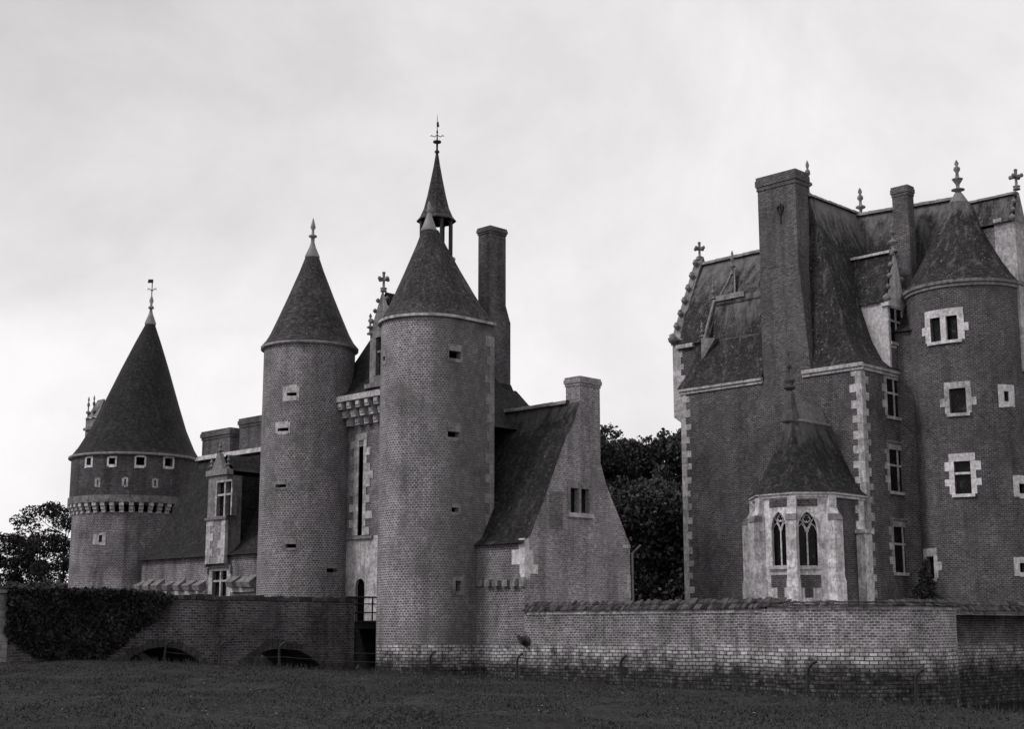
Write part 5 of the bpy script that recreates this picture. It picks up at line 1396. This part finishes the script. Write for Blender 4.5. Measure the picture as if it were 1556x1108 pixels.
def blob_points(clumps, n):
    """clumps: (x,y,z,rx,ry,rz); points thicker toward each clump's surface"""
    w = np.array([(c[3] * c[4] * c[5]) ** .67 for c in clumps]); w /= w.sum()
    k = rng.choice(len(clumps), n, p=w); C = np.array(clumps)[k]
    d = rng.normal(size=(n, 3)); d /= np.linalg.norm(d, axis=1)[:, None]
    r = rng.uniform(.25, 1.0, n) ** .45 * rng.normal(1.0, .09, n)
    return C[:, :3] + d * C[:, 3:] * r[:, None]

def tree(name, label, group, base, H, crown, nclump, nleaf, lsize, mat, trunk_r=.25, spread=.8, low=.3, seed=0, limbs=7, twig=True):
    """base (x,y,z); crown = (rx, ry, z0 fraction)"""
    rnd = random.Random(seed); bx, by, bz = base
    t = thing(name, label, 'tree', base, group)
    m = MB(); clumps = []
    top = Vector((bx + rnd.uniform(-.3, .3), by, bz + H * .86))
    pts = [Vector((bx, by, bz)).lerp(top, k / 6) + Vector((rnd.uniform(-.12, .12), rnd.uniform(-.12, .12), 0)) * (k > 0) for k in range(7)]
    m.tube(pts, trunk_r, 8, 0, trunk_r * .15)
    for k in range(limbs):
        f = low + (0.92 - low) * k / max(1, limbs - 1); p0 = pts[0].lerp(pts[-1], f); an = k * 2.4 + rnd.uniform(-.5, .5)
        L = crown * (1.05 - .5 * abs(f - .45)) * rnd.uniform(.7, 1.1)
        e = p0 + Vector((cos(an) * L, sin(an) * L, L * rnd.uniform(.35, .8)))
        mid = p0.lerp(e, .5) + Vector((0, 0, -L * .08))
        m.tube([p0, mid, e], trunk_r * .38 * (1.1 - f * .6), 6, 0, trunk_r * .07)
        for j in range(3):
            q = mid.lerp(e, rnd.uniform(.1, 1)); e2 = q + Vector((rnd.uniform(-1, 1), rnd.uniform(-1, 1), rnd.uniform(.1, .9))) * L * .45
            m.tube([q, q.lerp(e2, .5) + Vector((0, 0, .1)), e2], trunk_r * .12, 5, 0, trunk_r * .03)
            clumps.append((*e2, *[crown * rnd.uniform(.16, .32) * s for s in (1, 1, .75)]))
        clumps.append((*e, *[crown * rnd.uniform(.2, .36) * s for s in (1, 1, .75)]))
    while len(clumps) < nclump:
        an = rnd.uniform(0, 2 * pi); f = rnd.uniform(low, 1.0); rr = crown * sqrt(max(.05, 1 - (2 * (f - low) / (1 - low) - .8) ** 2 * .6)) * rnd.uniform(.2, 1) * spread
        clumps.append((bx + cos(an) * rr, by + sin(an) * rr, bz + H * f - crown * .1, *[crown * rnd.uniform(.15, .34) * s for s in (1, 1, .7)]))
    m.build('trunk', M_BARK, t)
    P = blob_points(clumps, nleaf)
    leaves_mesh('crown', P, rng.uniform(.6, 1.3, nleaf) * lsize, mat, t, base)
    return t

# ---- wood behind the courtyard
gB = None
for k, (px, py, Y, cr, lab) in enumerate((
        (922, 668, 92, 3.6, 'leftmost of four dark trees in the gap, next to the gabled house chimney'),
        (962, 668, 98, 3.6, 'second from left of four dark trees between gabled house and manor'),
        (1000, 660, 90, 3.8, 'third from left of four dark trees between gabled house and manor'),
        (1038, 664, 94, 3.9, 'rightmost of four dark trees, half hidden by the left corner of the manor'))):
    p = at(px, py, Y); tree('broadleaf_tree', lab, 'trees behind the courtyard', (p.x, Y, 2.1), p.z - 2.1, cr, 70, 27000, .135, M_LEAF, .35, 1.0, .12, 40 + k, 12)
for k, (px, Y, h, lab) in enumerate(((932, 84, 8.2, 'low dark bush filling the gap beside the gabled house'), (985, 86, 8.4, 'low dark bush in the middle of the gap below the trees'), (1030, 84, 8.0, 'low dark bush against the left side of the manor'))):
    p = at(px, 900, Y); cl = [(p.x + random.uniform(-2.2, 2.2), Y + random.uniform(-1, 1.5), 2.1 + random.uniform(.5, h - .8), 1.5, 1.3, 1.2) for _ in range(34)]
    t = thing('bush', lab, 'bush', (p.x, Y, 2.1), 'bushes below the trees'); leaves_mesh('foliage', blob_points(cl, 20000), rng.uniform(.6, 1.3, 20000) * .14, M_LEAF, t, (p.x, Y, 2.1))
    m = MB(); m.tube([(p.x, Y, 2.1), (p.x + .1, Y, 2.1 + h * .7)], .12, 6, 0, .03); m.build('stem', M_BARK, t)

# ---- trees in the meadow at the left
for k, (px, py, Y, cr, nl, ls, lab) in enumerate((
        (99, 778, 118, 3.4, 14000, .11, 'tall sparse tree touching the left side of the round tower'),
        (70, 812, 125, 2.6, 6500, .10, 'thin half bare tree left of the sparse tree by the round tower'),
        (30, 815, 128, 1.9, 1900, .09, 'slender nearly bare tree, second from the left edge'),
        (0, 806, 120, 2.6, 8500, .105, 'leafy tree cut off by the left edge of the picture'))):
    p = at(px, py, Y); tree('meadow_tree', lab, 'trees in the meadow', (p.x, Y, 1.9), p.z - 1.9, cr, 44 if nl > 5000 else 26, nl, ls, M_LEAFL, .2, .95, .2, 70 + k, 13)
for k, (px, Y, h, w, lab) in enumerate(((15, 112, 3.0, 3.6, 'dark thicket under the trees at the left edge'), (78, 108, 2.9, 3.4, 'dark thicket above the ivy hedge beside the round tower'))):
    p = at(px, 900, Y); cl = [(p.x + random.uniform(-w, w), Y + random.uniform(-1, 1), 1.8 + random.uniform(.3, h), 1.1, 1, .7) for _ in range(36)]
    t = thing('thicket', lab, 'bush', (p.x, Y, 1.8), 'thickets under the meadow trees'); leaves_mesh('foliage', blob_points(cl, 12000), rng.uniform(.6, 1.3, 12000) * .12, M_LEAF, t, (p.x, Y, 1.8))

# ---- ivy over the bridge's far parapet end
def build_ivy():
    f = Flat(GF.xy(0, BF), E1, -E2)
    out = [f.hit(*p) for p in ((8, 903), (11, 897), (212, 898), (262, 908), (240, 925), (205, 957), (170, 985), (140, 1004), (90, 1004), (40, 987), (8, 962))]
    def inside(u, z):
        c = False; j = len(out) - 1
        for i in range(len(out)):
            if (out[i][1] > z) != (out[j][1] > z) and u < (out[j][0] - out[i][0]) * (z - out[i][1]) / (out[j][1] - out[i][1]) + out[i][0]: c = not c
            j = i
        return c
    u0, u1 = min(p[0] for p in out), max(p[0] for p in out); z0, z1 = min(p[1] for p in out), max(p[1] for p in out)
    pts = []
    while len(pts) < 26000:
        u, z = random.uniform(u0, u1), random.uniform(z0, z1)
        if not inside(u + random.gauss(0, .10), z + random.gauss(0, .06)): continue
        bulge = .34 + .22 * sin(u * 1.3 + 1) * sin(z * 2.1) + .12 * sin(u * 4.1 + z * 3)
        pts.append(f.f(u, z, random.uniform(.02, max(.1, bulge))))
    for _ in range(9000):     # over the top of the parapet
        u = random.uniform(u0, u1 - 1.0); pts.append(GF.p(u, BF + random.uniform(-.4, .9), z1 - .12 + random.gauss(0, .06) - .1 * max(0, u + 12.5)))
    base = GF.p(-14, BF, .5)
    t = thing('ivy_hedge', 'dense dark ivy mass spilling over the left end of the bridge', 'hedge', base)
    leaves_mesh('foliage', np.array([tuple(p) for p in pts]), rng.uniform(.05, .11, len(pts)), M_IVY, t, base)
    m = MB(); m.tube([GF.p(-13.5, BF - .12, .4), GF.p(-13.2, BF - .1, 1.6), GF.p(-12.6, BF - .06, 2.6)], .06, 6); m.build('stem', M_BARK, t)
build_ivy()
m = MB(); pq = GF.xy(-17.25, BF + .2); fr = Frame(pq)
for k in range(9): m.fbox(fr, -.3, .3, -.3, .3, .39 + k * .27, .39 + k * .27 + .262)
m.fbox(fr, -.38, .38, -.38, .38, 2.83, 2.95)
solo(m, 'gate_pillar', M_OLDSTONE, (pq.x, pq.y, .4), 'short weathered stone pillar at the left end of the ivy', 'pillar')

# ---- dark conical shrub at the foot of the stair tower
b = at(1408, 905, 61.5); b.z = 2.12
t = thing('conifer_shrub', 'small dark pointed evergreen shrub at the foot of the stair tower', 'shrub', b)
cl = [(b.x + random.uniform(-.5, .5) * (1 - k / 26), b.y + random.uniform(-.4, .4) * (1 - k / 26), b.z + .2 + 2.0 * k / 26, .36 * (1.15 - k / 26) + .06, .36 * (1.15 - k / 26) + .06, .3) for k in range(26)]
cl += [(b.x + random.uniform(-.75, .75), b.y + random.uniform(-.3, .3), b.z + random.uniform(.3, .75), .3, .3, .28) for _ in range(14)]
leaves_mesh('foliage', blob_points(cl, 5200), rng.uniform(.05, .11, 5200), M_IVY, t, b)
m = MB(); m.tube([b, b + Vector((0, 0, 1.6))], .05, 6, 0, .01); m.build('stem', M_BARK, t)

# ---- fence posts with bent heads along the edge of the lawn
def edge_at(px):
    for a, c in zip(EDGE, EDGE[1:]):
        if a[0] <= px <= c[0]:
            f = (px - a[0]) / (c[0] - a[0]); A, B_ = at(*a), at(*c); return A.lerp(B_, f)
def post_mesh():
    m = MB(); m.tube([(0, 0, -.2), (0, 0, .45), (.01, 0, .58), (.06, 0, .69), (.14, 0, .75), (.2, 0, .77)], .04, 8); return m
labs = ['thin bent fence post standing before the left bridge arch', 'thin bent fence post on lawn edge between the two bridge arches', 'thin bent fence post before the right bridge arch',
        'thin bent fence post at the foot of the near gate tower', 'bent fence post below the water spout on the moat wall', 'bent fence post halfway along the straight moat wall',
        'dark bent fence post in front of the middle of the bastion', 'bent fence post near the right end of the bastion']
pm = None
posts = []
for k, (px, lab) in enumerate(zip((250, 335, 426, 655, 799, 967, 1234, 1403), labs)):
    q = edge_at(px)
    if pm is None: o = post_mesh().build('fence_post', M_IRON); pm = o
    else: o = pm.copy(); COL.objects.link(o)
    o.location = q; o.rotation_euler = (0, random.uniform(-.08, .12), random.uniform(-.5, .3)); s = random.uniform(.92, 1.1); o.scale = (s, s, s)
    tag(o, lab, 'fence post', 'bent posts along the lawn edge'); posts.append(q)
m = MB()
for a, c in zip(posts, posts[1:]):
    for z in (.66, .38): m.tube([a.lerp(c, i / 6) + Vector((0.02, -.04, z - .06 * (1 - (i / 3 - 1) ** 2))) for i in range(7)], .007, 4, caps=False)
solo(m, 'fence_wire', M_IRON, tuple(posts[3]), 'two thin slack wires strung along the bent fence posts', 'wire')

# ================================================================== grass
def build_grass():
    xs = np.array([p.x for p in EP]); ys = np.array([p.y for p in EP]); zs = np.array([p.z for p in EP])
    n = 210000
    Y = rng.uniform(0, 1, n) ** .75 * 34 + 21; X = rng.uniform(-.40, .42, n) * Y
    e = rng.choice(n, 22000, replace=False); X[e] = rng.uniform(-24, 13, 22000); _o = np.argsort(xs); Y[e] = np.interp(X[e], xs[_o], ys[_o]) - .06 - rng.exponential(.35, 22000)
    # lawn height by the same interpolation as the lawn sheet
    o = np.argsort(xs); ye = np.interp(X, xs[o], ys[o]); ze = np.interp(X, xs[o], zs[o])
    keep = Y < ye - .05; X, Y, ye, ze = X[keep], Y[keep], ye[keep], ze[keep]; n = len(X)
    q = np.clip((ye - Y) / (ye + 12), 0, 1); Z = ze * (1 - q) ** 1.6
    dn = Vector((0, 0, -1))
    for k in range(n):
        h_ = LAWN_BVH.ray_cast(Vector((X[k], Y[k], 6.0)), dn)[0]
        if h_ is not None: Z[k] = h_.z - .01
    
    patch = np.sin(X * 1.3 + np.sin(Y * .7) * 2) * np.sin(Y * 1.1 + X * .3)
    h = rng.uniform(.02, .055, n) * (1 + .5 * patch) + (rng.uniform(0, 1, n) < .22) * (ye - Y < rng.exponential(.4, n)) * rng.uniform(.03, .20, n); an = rng.uniform(0, 2 * pi, n); w = rng.uniform(.008, .02, n) * 1.1
    dx, dy = np.cos(an), np.sin(an); ln = rng.uniform(-.06, .06, (n, 2))
    v = np.stack([np.stack([X - dx * w, Y - dy * w, Z], 1), np.stack([X + dx * w, Y + dy * w, Z], 1), np.stack([X + ln[:, 0], Y + ln[:, 1], Z + h], 1)], 1).reshape(-1, 3)
    me = bpy.data.meshes.new('grass'); me.from_pydata(v.tolist(), [], np.arange(n * 3).reshape(-1, 3).tolist()); me.materials.append(M_BLADE); me.update()
    ob = bpy.data.objects.new('grass', me); COL.objects.link(ob); tag(ob, 'short rough grass covering the lawn in front of the moat', 'grass', kind='stuff')
    i = rng.choice(n, 450, replace=False)
    P = np.stack([X[i], Y[i], Z[i] + .045], 1); ob = leaves_mesh('fallen_leaves', P, rng.uniform(.012, .035, 450), M_PETAL, flat=.35); tag(ob, 'pale fallen leaves scattered over the lawn', 'leaves', kind='stuff')
build_grass()
bpy.context.view_layer.update()
